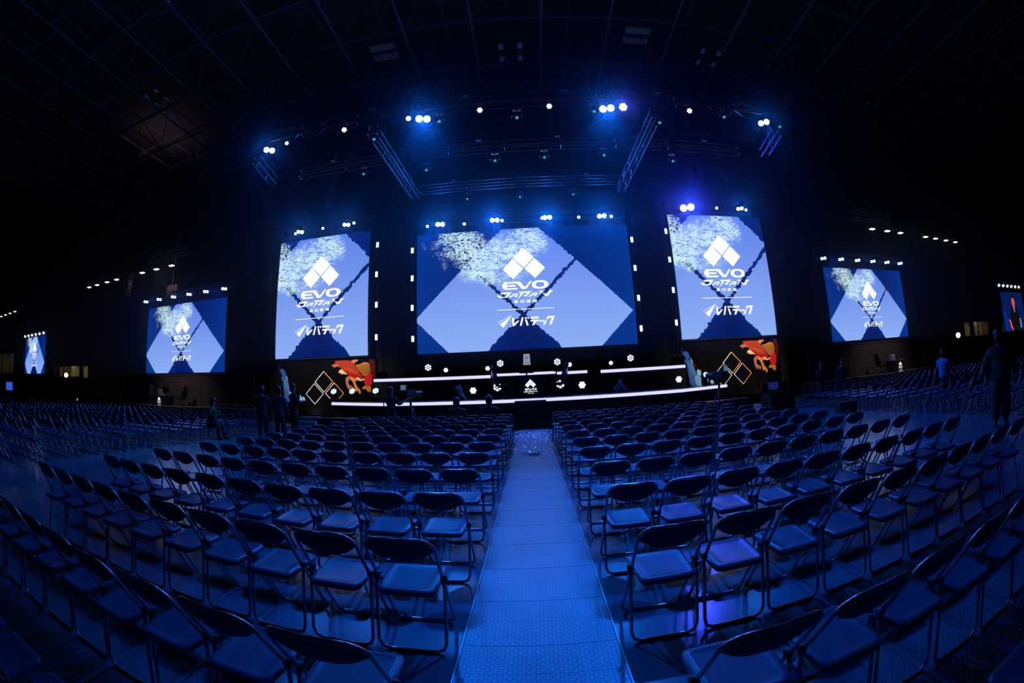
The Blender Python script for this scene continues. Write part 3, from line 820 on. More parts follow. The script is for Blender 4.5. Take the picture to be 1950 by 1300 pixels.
# ---------------------------------------------------------------- trusses
trm = mk('truss_alloy', (0.085, 0.09, 0.11), 0.4, 0.8)
def truss(label, a, b, hang=19.99, s=0.15, group='lighting trusses over the stage', drops=3, step=0.5):
    a = Vector(a); b = Vector(b); L = (b-a).length; d = (b-a)/L; v = Vector((0, 0, 1)); u = d.cross(v).normalized()
    t = thing('lighting_truss', label, 'truss', tuple(a), 0, group)
    mb = MB()
    for su in (-1, 1):
        for sv in (-1, 1): mb.tube([u*su*s+v*sv*s, d*L+u*su*s+v*sv*s], 0.025, n=6)
    mb.build('chord', trm, t)
    mb = MB(); n = max(2, round(L/step))
    for k in range(n):
        p0 = d*(L*k/n); p1 = d*(L*(k+1)/n)
        for su in (-1, 1): mb.tube([p0+u*su*s+v*(-s), p1+u*su*s+v*s] if k % 2 else [p0+u*su*s+v*s, p1+u*su*s+v*(-s)], 0.011, n=4, cap=False)
        for sv in (-1, 1): mb.tube([p0+v*sv*s-u*s, p1+v*sv*s+u*s] if k % 2 else [p0+v*sv*s+u*s, p1+v*sv*s-u*s], 0.011, n=4, cap=False)
        if k % 4 == 0:
            for (q1, q2) in ((u*s+v*s, u*s-v*s), (u*s-v*s, -u*s-v*s), (-u*s-v*s, -u*s+v*s), (-u*s+v*s, u*s+v*s)): mb.tube([p0+q1, p0+q2], 0.016, n=4, cap=False)
    tag(mb.build('lacing', trm, t), kind='stuff')
    mb = MB()
    for k in range(drops):
        p = d*(L*(k+0.5)/drops)+v*s; mb.tube([p, p+v*(hang-a.z-s)], 0.008, n=4)
        mb.box(p.x-0.09, p.x+0.09, p.y-0.09, p.y+0.09, p.z+0.15, p.z+0.5)
    mb.build('chain_hoist', black, t)
    for p in (Vector((0, 0, 0)), d*L):
        mb = MB(); Mr = Matrix((u, d, v)).transposed().to_4x4(); Mr.translation = p
        for q in ((-s-.03, -s+.03, -.02, .02, -s, s), (s-.03, s+.03, -.02, .02, -s, s), (-s, s, -.02, .02, -s-.03, -s+.03), (-s, s, -.02, .02, s-.03, s+.03)): mb.box(*q, mat=Mr)
        mb.build('end_plate', trm, t)
    return t
ZT = 10.0
truss('long front lighting truss nearest to the audience, spanning left to right', (-9.1, 10.4, ZT), (9.1, 10.4, ZT), drops=6)
truss('middle cross truss over the stage apron', (-8.6, 13.05, ZT), (8.6, 13.05, ZT), drops=6)
truss('rear short cross truss just in front of the central screen', (-4.3, 16.0, ZT), (4.25, 16.0, ZT), drops=3)
truss('left side truss running from the front truss back to the stage', (-4.6, 10.62, ZT-0.32), (-4.5, 15.8, ZT-0.32), drops=3)
truss('right side truss running from the front truss back to the stage', (4.4, 10.62, ZT-0.32), (4.32, 16.2, ZT-0.32), drops=3)
truss('short side truss stub beyond the left end of the rig', (-9.65, 11.2, ZT), (-10.0, 13.1, ZT), drops=2)
truss('short side truss stub beyond the right end of the rig', (9.55, 11.3, ZT), (9.85, 13.0, ZT), drops=2)
truss('truss above the huge central screen holding its wash lights', (-4.9, 17.9, 9.15), (4.75, 17.9, 9.15), drops=3)
truss('truss above the left portrait screen holding its lamps', (-12.3, 17.9, 9.7), (-7.2, 17.9, 9.7), drops=2)
truss('truss above the right portrait screen holding its lamps', (6.8, 17.9, 9.7), (11.9, 17.9, 9.7), drops=2)
truss('truss above the side screen on the left with six wash lights', (-24.0, 17.9, 7.25), (-15.7, 17.9, 7.25), drops=2)
truss('truss above the side screen on the right with six wash lights', (15.5, 17.9, 7.25), (23.3, 17.9, 7.25), drops=2)
truss('truss above the distant far left screen', (-47.6, 17.9, 6.35), (-41.2, 17.9, 6.35), drops=2)
truss('truss above the distant far right screen', (38.2, 17.9, 6.3), (44.5, 17.9, 6.3), drops=2)
truss('truss with a row of small warm work lights on the left', (-32.8, 17.7, 9.35), (-20.6, 17.7, 9.35), drops=3)
truss('truss with a row of small warm work lights on the right', (20.2, 17.7, 9.35), (31.9, 17.7, 9.35), drops=3)
truss('truss end with a square open face above the left side stage', (-18.0, 16.0, 9.1), (-21.5, 16.0, 9.1), s=0.2, drops=2)
truss('truss end with a square open face above the right side stage', (17.4, 16.0, 9.05), (20.5, 16.0, 9.05), s=0.2, drops=2)

# ---------------------------------------------------------------- lamps
blind_em = mk_em('wash_light_blue_white', (0.62, 0.85, 1.0), 14.0)
blindp_em = mk_em('wash_light_violet_white', (0.75, 0.72, 1.0), 22.0)
par_em = mk_em('par_face_white', (0.80, 0.84, 1.0), 1.6)
cyan_em = mk_em('small_cyan_lens', (0.06, 0.45, 0.55), 1.2)
warm_em = mk_em('work_light_warm', (1.0, 0.88, 0.72), 4.0)

def aim_mat(loc, target):
    d = (Vector(target)-Vector(loc)).normalized()
    return d.to_track_quat('-Y', 'Z').to_matrix().to_4x4()      # local -Y looks at the target
def fixture(kind, loc, target, label, group, hang=True, em=None, k=1.0):
    top = None
    if hang:
        zt_ = min((q for q in (9.86, 9.03, 9.56, 7.12, 6.22) if q > loc[2]), default=None)
        if loc[2] < 6.6: zt_ = 6.2
        elif loc[2] < 7.5: zt_ = 7.14
        elif 8.8 < loc[2] < 9.0: zt_ = 9.10
        elif loc[1] > 17 and loc[2] < 9.6: zt_ = 9.62
        top = max(zt_-loc[2], 0.34*k)
    t = thing(kind, label, 'stage light', loc, 0, group)
    R = aim_mat(loc, target)
    up_ = 1 if hang else -1
    if top is not None:
        mb = MB(); mb.tube([(0, 0, 0.22*k), (0, 0, top)], 0.022, n=6); mb.box(-0.03, 0.03, -0.17, 0.17 if loc[1] < 17 else 0.32, top-0.03, top+0.05); mb.build('hanging_clamp', satin, t)
    mb = MB()
    if kind == 'wash_light':                       # twin lens blinder in a yoke
        mb.box(-0.2*k, 0.2*k, -0.02, 0.16*k, -0.11*k, 0.11*k, mat=R); mb.build('housing', satin, t)
        mb = MB()
        for sx in (-1, 1):
            o_ = len(mb.v); mb.cyl((sx*0.095*k, -0.035, 0), (0, 1, 0), 0.085*k, 0.012, 14); mb.v[o_:] = [tuple(R @ Vector(p)) for p in mb.v[o_:]]
        mb.build('lens', em or blind_em, t)
        mb = MB(); mb.tube([(-0.24*k, 0, 0), (-0.24*k, 0, up_*0.24*k), (0.24*k, 0, up_*0.24*k), (0.24*k, 0, 0)], 0.014, n=6)
        mb.tube([(0, 0, up_*0.24*k), (0, 0, up_*0.33*k)], 0.03, n=8); mb.build('yoke', satin, t)
    elif kind == 'par_light':                      # short can with a round lens of seven cells
        o_ = 0; mb.tube([(0, -0.02, 0), (0, 0.10*k, 0), (0, 0.2*k, 0)], [0.10*k, 0.10*k, 0.05*k], n=14); mb.v = [tuple(R @ Vector(p)) for p in mb.v]; mb.build('can', satin, t)
        mb = MB()
        for q in range(7):
            a = q*PI/3; cx_, cz_ = (0, 0) if q == 6 else (0.058*k*math.cos(a), 0.058*k*math.sin(a))
            mb.cyl((cx_, -0.034, cz_), (0, 1, 0), 0.031*k, 0.012, 8)
        mb.v = [tuple(R @ Vector(p)) for p in mb.v]; mb.build('lens', em or par_em, t)
        mb = MB(); mb.tube([(-0.12*k, 0, 0), (-0.12*k, 0, up_*0.16*k), (0.12*k, 0, up_*0.16*k), (0.12*k, 0, 0)], 0.010, n=6)
        mb.tube([(0, 0, up_*0.16*k), (0, 0, up_*0.24*k)], 0.02, n=6); mb.build('yoke', satin, t)
    else:                                          # moving head: base, arms, tilting head
        lk = 0.42 if hang else 1.0
        zb = up_*0.30*k
        mb.box(-0.16*k, 0.16*k, -0.13*k, 0.13*k, min(zb, zb+up_*0.1*k), max(zb, zb+up_*0.1*k)); mb.build('base', satin, t)
        mb = MB()
        for sx in (-1, 1): mb.box(sx*0.175*k-0.02, sx*0.175*k+0.02, -0.06*k, 0.06*k, min(0, zb), max(0, zb))
        mb.box(-0.19*k, 0.19*k, -0.07*k, 0.07*k, min(zb, zb-up_*0.04*k), max(zb, zb-up_*0.04*k)); mb.build('yoke', satin, t)
        mb = MB(); mb.tube([(0, -0.10*k, 0), (0, -0.06*k, 0), (0, 0.08*k, 0), (0, 0.16*k, 0)], [0.15*k, 0.145*k, 0.13*k, 0.06*k], n=18); mb.v = [tuple(R @ Vector(p)) for p in mb.v]
        h = mb.build('head', satin, t)
        mb = MB()
        for q in range(6):                         # ring of six petals round a triangular hub
            a0 = q*PI/3+0.16; a1 = (q+1)*PI/3-0.16; y = -0.112*k
            vs = [(r_*k*lk*math.cos(a), y, r_*k*lk*math.sin(a)) for r_, aa in ((0.062, (a0, a1)), (0.135, (a1, (a0+a1)/2, a0))) for a in aa]
            mb.add(vs, [(0, 1, 2, 3, 4)])
        mb.add([(0.036*k*lk*math.cos(q*PI/3), -0.112*k, 0.036*k*lk*math.sin(q*PI/3)) for q in range(6)], [(0, 1, 2, 3, 4, 5)])
        mb.v = [tuple(R @ Vector(p)) for p in mb.v]; mb.build('lens', em or par_em, h)
    return t
CAMP = (0, 0, 1.5)
G1 = 'wash lights on the front truss'
for x, nm in ((-8.4, 'outermost on the left'), (-2.84, 'left of the middle'), (2.75, 'right of the middle'), (8.3, 'outermost on the right')):
    fixture('wash_light', (x, 10.4, 9.6), CAMP, 'bright blue-white wash light on the front truss, %s' % nm, G1, k=1.25 if abs(x) < 5 else 1.1)
fixture('par_light', (3.27, 10.4, 9.68), CAMP, 'bright violet lamp on the front truss beside the right middle wash light', 'small lamps on the front truss', em=blindp_em, k=1.4)
for i, (x, nm) in enumerate(((-7.68, 'next to the outermost left wash light'), (-5.48, 'near the left truss corner'), (-3.31, 'close left of the left middle wash light'), (-1.09, 'left of centre'), (1.0, 'right of centre'), (5.49, 'beyond the right truss corner'))):
    fixture('par_light', (x, 10.4, 9.7), CAMP, 'small round white lamp on the front truss, %s' % nm, 'small lamps on the front truss', k=1.0 if i else 0.8)
for i, (x, y, z, nm) in enumerate(((-2.36, 10.55, 9.58, 'left, by the left middle wash light'), (0.01, 10.6, 9.5, 'at the centre'), (2.36, 10.5, 9.6, 'by the right middle wash light'), (6.75, 10.45, 9.68, 'towards the right end'), (-4.5, 10.7, 9.35, 'at the left truss corner'), (9.0, 10.45, 9.62, 'at the far right end'), (4.45, 10.65, 9.35, 'at the right truss corner'))):
    fixture('moving_head', (x, y, z), (x*0.6, 5, 0), 'dark moving head lamp under the front truss, %s' % nm, 'moving heads of the rig', k=0.9, em=cyan_em)
for i, (x, y, z, nm) in enumerate(((-3.37, 13.2, 9.4, 'left'), (-0.86, 13.15, 9.5, 'just left of centre'), (0.9, 13.1, 9.5, 'just right of centre'), (3.06, 13.1, 9.55, 'right'), (-5.8, 13.1, 9.55, 'far left'), (5.69, 13.15, 9.4, 'far right'))):
    fixture('moving_head', (x, y, z), (x*0.6, 7, 0), 'dark moving head lamp under the middle truss, %s' % nm, 'moving heads of the rig', k=0.9, em=cyan_em)
for i, (x, y, z, nm) in enumerate(((-2.3, 16.2, 9.5, 'left'), (-0.06, 16.15, 9.4, 'centre'), (2.2, 16.2, 9.45, 'right'))):
    fixture('moving_head', (x, y, z), (x*0.6, 9, 0), 'dark moving head lamp under the rear short truss, %s' % nm, 'moving heads of the rig', k=0.8, em=cyan_em)
for x, nm in ((-3.77, 'first from left'), (-1.26, 'second from left'), (1.11, 'third from left'), (3.61, 'fourth from left')):
    fixture('wash_light', (x, 17.6, 8.96), CAMP, 'bright blue wash light over the central screen, %s' % nm, 'wash lights over the central screen', k=1.15)
for x, z, nm in ((-4.37, 8.92, 'first'), (-2.65, 8.88, 'second'), (-0.93, 8.92, 'third'), (0.87, 8.94, 'fourth'), (2.54, 8.92, 'fifth'), (4.05, 8.93, 'last')):
    fixture('par_light', (x, 17.6, z), CAMP, 'tiny white lamp over the central screen, %s from left' % nm, 'tiny lamps over the central screen', k=0.9)
for x, nm in ((-11.18, 'left portrait screen, on its left'), (-8.5, 'left portrait screen, on its right'), (10.87, 'right portrait screen, on its right')):
    fixture('wash_light', (x, 17.6, 9.5), CAMP, 'blue wash light over the %s' % nm, 'wash lights over the portrait screens', k=1.0)
fixture('wash_light', (7.89, 17.6, 9.42), CAMP, 'very bright violet-white wash light over the left corner of the right portrait screen', None, em=blindp_em, k=1.9)
for x, z, nm in ((-11.46, 9.45, 'left end of the left portrait screen'), (-9.83, 9.5, 'middle of the left portrait screen'), (-8.1, 9.54, 'right end of the left portrait screen'), (9.51, 9.46, 'middle of the right portrait screen'), (11.22, 9.45, 'right end of the right portrait screen')):
    fixture('par_light', (x, 17.6, z), CAMP, 'tiny white lamp over the %s' % nm, 'tiny lamps over the portrait screens', k=0.9)
sw_em = mk_em('side_wash_blue_white', (0.35, 0.62, 1.0), 7.0)
for sx, sd in ((-1, 'left'), (1, 'right')):
    for q in range(6):
        x = -23.57+1.49*q if sx < 0 else 15.85+1.41*q
        fixture('wash_light', (x, 17.6, 7.03), CAMP, 'blue lamp over the %s side screen, %s from left' % (sd, ordw(q+1)), 'lamps over the %s side screen' % sd, em=sw_em, k=0.9)
    for q in range(6):
        x = -47.27+1.13*q if sx < 0 else 38.5+1.05*q
        fixture('par_light', (x, 17.6, 6.15 if sx < 0 else 6.07), CAMP, 'small distant lamp over the far %s screen, %s from left' % (sd, ordw(q+1)), 'lamps over the far %s screen' % sd, k=1.5)
    xs = (-32.26, -30.9, -29.28, -27.85, -26.04, -24.43, -22.78, -21.15) if sx < 0 else (20.71, 22.26, 23.71, 25.3, 26.84, 28.24, 29.81, 31.33)
    for q, x in enumerate(xs):
        t = thing('work_light', 'small warm flat work light in the hanging row on the %s, %s from left' % (sd, ordw(q+1)), 'work light', (x, 17.6, 9.03), 0, 'row of warm work lights on the %s' % sd)
        mb = MB(); mb.box(-0.2, 0.2, -0.12, 0.12, 0.02, 0.08); mb.tube([(0, 0, 0.08), (0, 0, 0.2)], 0.02, n=6); mb.box(-0.02, 0.02, -0.05, 0.30, 0.17, 0.2); mb.build('housing', satin, t)
        mb = MB(); mb.box(-0.19, 0.19, -0.11, 0.11, -0.01, 0.02); mb.build('lamp_face', warm_em, t)
# a few more warm work lights at the far left end
for q in range(6):
    x = -62.0+2.0*q
    t = thing('work_light', 'tiny work light in the row at the extreme left, %s from left' % ordw(q+1), 'work light', (x, 17.6, 9.0), 0, 'row of work lights at the extreme left')
    mb = MB(); mb.box(-0.25, 0.25, -0.12, 0.12, 0.02, 0.1); mb.tube([(0, 0, 0.1), (0, 0, 10.96)], 0.012, n=4); mb.build('housing', satin, t)
    mb = MB(); mb.box(-0.24, 0.24, -0.11, 0.11, -0.01, 0.02); mb.build('lamp_face', warm_em, t)

# moving heads and lamps standing on the stage
G2 = 'round lamps standing on the stage'
DZ, UZ = 1.075, 2.05
for x, y, z, k, kind, nm in ((-4.26, 17.1, UZ, 1.0, 'moving_head', 'upper tier, left'), (-1.22, 17.1, 2.10, 1.0, 'moving_head', 'upper tier, left of the white plinth'), (1.12, 17.1, UZ, 1.0, 'moving_head', 'upper tier, right of the white plinth'), (4.2, 17.1, UZ, 1.0, 'moving_head', 'upper tier, right'),
                             (-1.29, 16.0, DZ, 1.15, 'moving_head', 'lower deck, left of the desk'), (1.12, 16.0, DZ, 1.15, 'moving_head', 'lower deck, right of the desk')):
    fixture(kind, (x, y, z+0.4*k if 'upper' in nm and False else z+0.4*k), CAMP, 'round six-cell stage lamp on the %s' % nm, G2, hang=False, k=k)
for x, y, z, k, nm in ((-3.5, 17.1, UZ, 1.1, 'upper tier, left'), (-1.75, 17.1, UZ, 1.1, 'upper tier, left of the six-cell lamp'), (1.62, 17.1, UZ, 1.1, 'upper tier, right of the six-cell lamp'), (3.35, 17.1, UZ, 1.0, 'upper tier, right'),
                       (-2.23, 16.0, DZ, 1.5, 'lower deck, left of the desk'), (1.96, 16.0, DZ, 1.6, 'lower deck, right of the desk'), (5.9, 16.0, DZ, 1.5, 'lower deck, near the right banner')):
    tt = fixture('par_light', (x, y, z+0.24*k), CAMP, 'plain round white lamp on the %s' % nm, G2, hang=False, k=k)
for x, nm in ((-8.07, 'left end'), (-7.21, 'between the others at the left'), (-6.16, 'rightmost of the three at the left'), (7.05, 'right end, before the blue printed beast')):
    yy = 16.45 if x < -7.5 else (16.3 if x < 0 else 16.35)
    fixture('moving_head', (x*yy/15.9, yy, DZ+0.40), (x, 12, 4.2), 'dome-shaped dark lamp glowing upwards on the stage edge, %s' % nm, 'upward lamps on the stage edge', hang=False, k=0.95, em=mk_em('dome_lamp_face', (0.6, 0.9, 1.0), 3.0))

# loudspeaker columns
spk = mk('speaker_grille', (0.10, 0.11, 0.13), 0.5)
for x, y, z0, z1, wd, nm, n in ((8.65, 17.0, 10.3, 12.0, 0.34, 'hanging over the right portrait screen', 7), (-9.3, 17.0, 10.4, 12.2, 0.34, 'hanging over the left portrait screen', 7),
                          (25.4, 17.3, 7.7, 9.2, 0.7, 'hanging right of the right side screen', 6), (-26.0, 17.3, 7.5, 9.0, 0.7, 'hanging left of the left side screen', 6),
                          (12.75, 17.4, 6.7, 7.3, 0.4, 'just right of the right portrait screen', 2), (-12.9, 17.4, 6.6, 7.3, 0.4, 'just left of the left portrait screen', 2)):
    t = thing('line_array_speaker', 'slim column of dark loudspeakers %s' % nm, 'loudspeaker', (x, y, z0), 0)
    h = (z1-z0)/n
    for q in range(n):
        off = -0.05*((n-1-q)/n)**2*n*0.5
        mb = MB(); mb.box(-wd/2, wd/2, off, off+0.4, h*q+0.015, h*(q+1)-0.015); c = mb.build('speaker_box', satin, t, bevel=0.01)
        mb = MB(); mb.box(-wd/2+0.02, wd/2-0.02, off-0.012, off, h*q+0.03, h*(q+1)-0.03); mb.build('grille', spk, c)
    mb = MB(); mb.box(-wd/2, wd/2, 0.05, 0.35, z1-z0, z1-z0+0.06); mb.tube([(0, 0.2, z1-z0), (0, 0.2, 19.99-z0)], 0.012, n=5); mb.build('hanging_frame', satin, t)
# ---------------------------------------------------------------- printed banners under the portrait screens
cloth_b = mk('banner_print_black', (0.004, 0.004, 0.005), 0.95, spec=0.0, noise=0.2, nscale=1.5)
c_red = mk('print_deep_red', (0.42, 0.008, 0.012), 0.6, spec=0.1); c_bright = mk('print_bright_red', (0.85, 0.02, 0.03), 0.6, spec=0.1)
c_gold = mk('print_gold_orange', (0.75, 0.27, 0.05), 0.6, spec=0.1); c_cream = mk('print_cream', (0.95, 0.6, 0.28), 0.6, spec=0.1); c_dark = mk('print_dark_brown', (0.06, 0.015, 0.01), 0.7, spec=0.1)
c_blue = mk('print_mid_blue', (0.04, 0.18, 0.65), 0.6, spec=0.1); c_pale = mk('print_pale_blue', (0.35, 0.75, 1.0), 0.6, spec=0.1); c_navy = mk('print_navy', (0.01, 0.03, 0.15), 0.7, spec=0.1)
c_white = mk('print_white_line', (0.9, 0.9, 0.9), 0.5, spec=0.1); c_orange = mk('print_orange_line', (0.95, 0.42, 0.12), 0.5, spec=0.1)
def soft(P_, n=1):
    for _ in range(n):
        Q = []
        for i in range(len(P_)):
            a, b = P_[i], P_[(i+1) % len(P_)]
            Q += [(a[0]*.75+b[0]*.25, a[1]*.75+b[1]*.25), (a[0]*.25+b[0]*.75, a[1]*.25+b[1]*.75)]
        P_ = Q
    return P_
def banner(label, x0, x1, z0, z1, dia, k=1.0):
    t = thing('printed_banner', label, 'banner', (x0, 17.5, 0), 0, 'printed banners under the portrait screens')
    mb = MB(); mb.box(0, x1-x0, 0.0, 0.04, z0, z1); pan = mb.build('banner_cloth', cloth_b, t)
    mb = MB()
    for xx in (0.05, (x1-x0)/2, x1-x0-0.05): mb.box(xx-0.03, xx+0.03, 0.04, 0.1, 0, z1)
    mb.box(0, x1-x0, 0.04, 0.1, z1-0.1, z1); mb.build('support_frame', satin, t)
    # three outlined squares standing on their corners
    mb = MB(); hd = 0.475; (cx_, cz_) = dia
    for (dx, dz) in ((0, 0), (-0.52, -0.555), (0.55, -0.535)):
        c = (cx_-x0+dx, cz_+dz); P_ = [(c[0], c[1]+hd), (c[0]+hd, c[1]), (c[0], c[1]-hd), (c[0]-hd, c[1])]
        for i in range(4):
            right = i in (0, 1)
            mb.stroke([P_[i], P_[(i+1) % 4]], 0.030, -0.006-0.0006*i, 1 if (right and dx >= 0) else 0)
    mb.build('square_outline', [c_white, c_orange], pan)
    # red bird of prey, head down, wings up
    mb = MB(); T = lambda L: [((-8.99+((620+a/13)-632)*0.02655)+11.99, 2.95-((670+b/13)-685)*0.0241) for a, b in L]
    sh = (x1-x0)-(-6.72+11.99)
    TT = lambda L: [(p[0]+sh, min(p[1], z1-0.02)) for p in T(L)]
    Y1, Y2, Y3 = -0.004, -0.007, -0.010
    mb.poly(TT([(560, 600), (640, 610), (760, 640), (760, 720), (820, 700), (960, 660), (960, 760), (1000, 860), (1130, 870), (1150, 600), (1130, 330), (980, 280), (740, 330), (640, 330), (560, 480)]), -0.002, 4)
    mb.poly(TT([(560, 600), (640, 700), (760, 725), (860, 640), (700, 600)]), -0.003, 2)
    mb.poly(soft(TT([(640, 205), (870, 195), (740, 280), (700, 300)])), Y1, 2)
    mb.poly(soft(TT([(200, 210), (640, 205), (740, 350), (860, 470), (940, 600), (900, 665), (830, 690), (700, 640), (560, 560), (400, 400), (300, 290)])), Y1, 0)
    mb.poly(soft(TT([(740, 330), (860, 320), (980, 260), (1080, 290), (1130, 360), (1130, 480), (1060, 580), (940, 600), (860, 470)])), Y1, 2)
    mb.poly(soft(TT([(1080, 190), (1220, 200), (1250, 600), (1200, 680), (1150, 560), (1110, 400)])), Y1, 4)
    mb.poly(soft(TT([(990, 600), (1050, 560), (1130, 520), (1160, 640), (1140, 850), (1000, 850), (950, 720)])), Y2, 1)
    mb.poly(soft(TT([(920, 930), (915, 870), (990, 830), (1130, 850), (1120, 980), (1090, 1010), (1080, 960), (1050, 1000), (1020, 940), (980, 905)])), Y2, 2)
    mb.poly(soft(TT([(500, 640), (570, 600), (640, 620), (580, 700), (575, 790), (640, 830), (695, 860), (690, 920), (640, 955), (640, 900), (600, 890), (590, 940), (550, 900), (510, 780)])), Y2, 5)
    mb.poly(soft(TT([(650, 680), (740, 720), (790, 860), (860, 920), (880, 1000), (840, 1045), (820, 980), (790, 950), (760, 980), (730, 930), (720, 840), (690, 760)])), Y2, 2)
    mb.poly(soft(TT([(745, 650), (820, 620), (890, 690), (960, 650), (995, 670), (910, 725), (820, 710)])), Y2, 3)
    for L in ([(150, 320), (290, 260), (370, 370), (260, 350), (200, 405), (215, 350), (150, 335)], [(330, 500), (360, 440), (410, 420), (470, 470), (570, 570), (470, 535), (385, 545), (385, 490), (335, 520)]): mb.poly(soft(TT(L), 1), Y2, 3 if L[0][1] > 400 else 5)
    for q in range(9):                                   # long feather lines of the wing
        a = 250+q*48; mb.stroke(TT([(a, 215), (a+95+q*4, 330), (a+190+q*8, 420+q*14)]), 0.012, Y2, 2)
    for q in range(5): mb.stroke(TT([(400+q*60, 400+q*30), (560+q*70, 400+q*40), (700+q*45, 440+q*40)]), 0.010, Y3, 2)
    for q in range(7):                                   # dark scales on the gold body
        mb.stroke(TT([(770+q*45, 335), (880+q*40, 560)]), 0.014, Y2, 4); mb.stroke(TT([(1120, 330+q*34), (800+q*12, 360+q*34)]), 0.012, Y3, 4)
    for q in range(4): mb.stroke(TT([(1100+q*35, 210), (1130+q*30, 640)]), 0.012, Y2, 0)
    for q in range(6): mb.stroke(TT([(1010+q*22, 600+q*8), (1000+q*24, 840)]), 0.010, Y3, 0)
    mb.stroke(TT([(1000, 865), (1040, 865)]), 0.015, Y3, 4)
    mb.build('printed_bird', [c_red, c_bright, c_gold, c_cream, c_dark, mk('print_brown', (0.45, 0.16, 0.08), 0.6, spec=0.1)], pan)
    # blue scaled beast curling up along the left edge
    mb = MB(); U_ = lambda L: [((1290+a/11.82-1297)*0.0229*1.0+0.03, 2.93-(640+b/11.82-655)*0.0241) for a, b in L]
    mb.poly(soft(U_([(110, 320), (200, 330), (262, 400), (262, 470), (220, 500), (160, 540), (130, 620), (120, 540), (170, 460), (130, 430), (100, 380)])), Y1, 0)
    mb.poly(soft(U_([(50, 280), (105, 215), (90, 330), (110, 440), (60, 400)])), Y1, 2)
    mb.poly(soft(U_([(150, 500), (230, 500), (330, 540), (345, 640), (380, 760), (430, 860), (545, 900), (560, 1090), (260, 1110), (200, 880), (180, 650)])), Y1, 0)
    mb.poly(soft(U_([(345, 880), (420, 860), (560, 930), (570, 1090), (380, 1100)])), Y2, 1)
    for L in ([(415, 790), (440, 720), (480, 760), (520, 740), (530, 860), (490, 880), (430, 860)], [(280, 440), (300, 540), (270, 540)], [(310, 480), (335, 600), (300, 590)]): mb.poly(soft(U_(L), 1), Y2, 1)
    mb.poly(soft(U_([(660, 1060), (690, 1000), (680, 950), (710, 930), (720, 990), (820, 980), (850, 1060), (830, 1080), (800, 1040), (790, 1085), (760, 1040), (740, 1080), (710, 1050), (690, 1090)])), Y1, 1)
    for q in range(8):
        mb.stroke(U_([(160+q*18, 520+q*40), (330+q*22, 640+q*45)]), 0.010, Y3, 1); mb.stroke(U_([(330, 560+q*55), (200+q*4, 650+q*58)]), 0.010, Y3, 1)
    for q in range(6): mb.stroke(U_([(350+q*35, 900), (400+q*28, 1090)]), 0.008, Y3, 0)
    mb.stroke(U_([(300, 625), (370, 620), (405, 650), (395, 690)]), 0.02, Y3, 3); mb.stroke(U_([(205, 815), (280, 830), (270, 880), (215, 890), (290, 900), (290, 950)]), 0.018, Y3, 3)
    mb.build('printed_beast', [c_blue, c_pale, c_navy, c_red], pan)
    return t
banner('printed banner with red bird, blue beast and square outlines under the left portrait screen', -11.99, -6.73, 0.44, 2.98, (-9.43, 1.98))
banner('printed banner with red bird, blue beast and square outlines under the right portrait screen', 6.66, 11.93, 0.48, 3.0, (9.16, 1.99))
# uplights at the foot of the banners and added warm area lights, without fixtures, that brighten the prints
for x, col, wt, nm in ((-9.9, (0.75, 0.85, 1.0), 9, 'left'), (10.5, (1.0, 0.45, 0.28), 7, 'right')):
    t = thing('floor_uplight', 'small lamp at the foot of the %s printed banner' % nm, 'stage light', (x, 17.1, 0), 0)
    mb = MB(); mb.tube([(0, 0, 0.06), (0, 0.06, 0.22)], [0.08, 0.09], n=12); mb.build('can', satin, t)
    mb = MB(); mb.tube([(-0.11, 0, 0.02), (-0.11, 0, 0.14), (0.11, 0, 0.14), (0.11, 0, 0.02)], 0.01, n=5); mb.box(-0.13, 0.13, -0.05, 0.05, 0, 0.02); mb.build('bracket', satin, t)
    spot('uplight_beam', (x, 17.12, 0.27), (x, 17.5, 1.0), wt*3, col, 120, 1.0, 0.05)
for x in (-9.3, 9.35):
    la = bpy.data.lights.new('banner_fill', 'AREA'); la.shape = 'RECTANGLE'; la.size = 4.6; la.size_y = 0.3; la.energy = 52; la.color = (1.0, 0.88, 0.82); la.spread = math.radians(62)
    lo_ = bpy.data.objects.new('banner_fill', la); COL.objects.link(lo_); lo_.location = (x, 15.4, 4.9); aim(lo_, (x, 17.5, 1.9))
# ---------------------------------------------------------------- side stages, desks, seats
sidedeck = mk('side_stage_deck', (0.16, 0.13, 0.13), 0.5)
brownw = mk('side_stage_back_cloth', (0.10, 0.075, 0.075), 0.85, noise=0.2, nscale=1.2)
for nm, x0, x1, yb in (('left', -25.5, -13.5, 17.3), ('right', 13.6, 23.6, 17.3)):
    t = thing('side_stage', 'low %s side stage platform with a thin pale front edge' % nm, 'stage', ((x0+x1)/2, 16.6, 0), 0, 'low side stage platforms')
    h = (x1-x0)/2
    mb = MB(); mb.box(-h, h, -0.55, 1.3, 0, 0.66); mb.build('fascia', fasc, t)
    mb = MB(); mb.box(-h, h, -0.6, 1.3, 0.66, 0.72); mb.build('deck', sidedeck, t)
    mb = MB(); mb.box(x0, x1, 17.36, 17.42, 0.72, 2.42); mb.box(x0, x1, 17.32, 17.36, 2.38, 2.46)
    for k in range(int(x1-x0)): mb.box(x0+k, x0+k+0.02, 17.345, 17.36, 0.72, 2.38)
    tag(mb.build('back_cloth_wall', brownw), 'plain dark brown wall behind the %s side stage, under its screen' % nm, 'backdrop')
    mx = -19 if nm == 'left' else 19.2
    spot('desk_fill', (mx, 14.2, 5.6), (mx, 17.0, 1.1), 190, (1.0, 0.82, 0.78), 75, 1.0, 0.1)  # added warm spot without a fixture, lifts desk, chairs and back wall

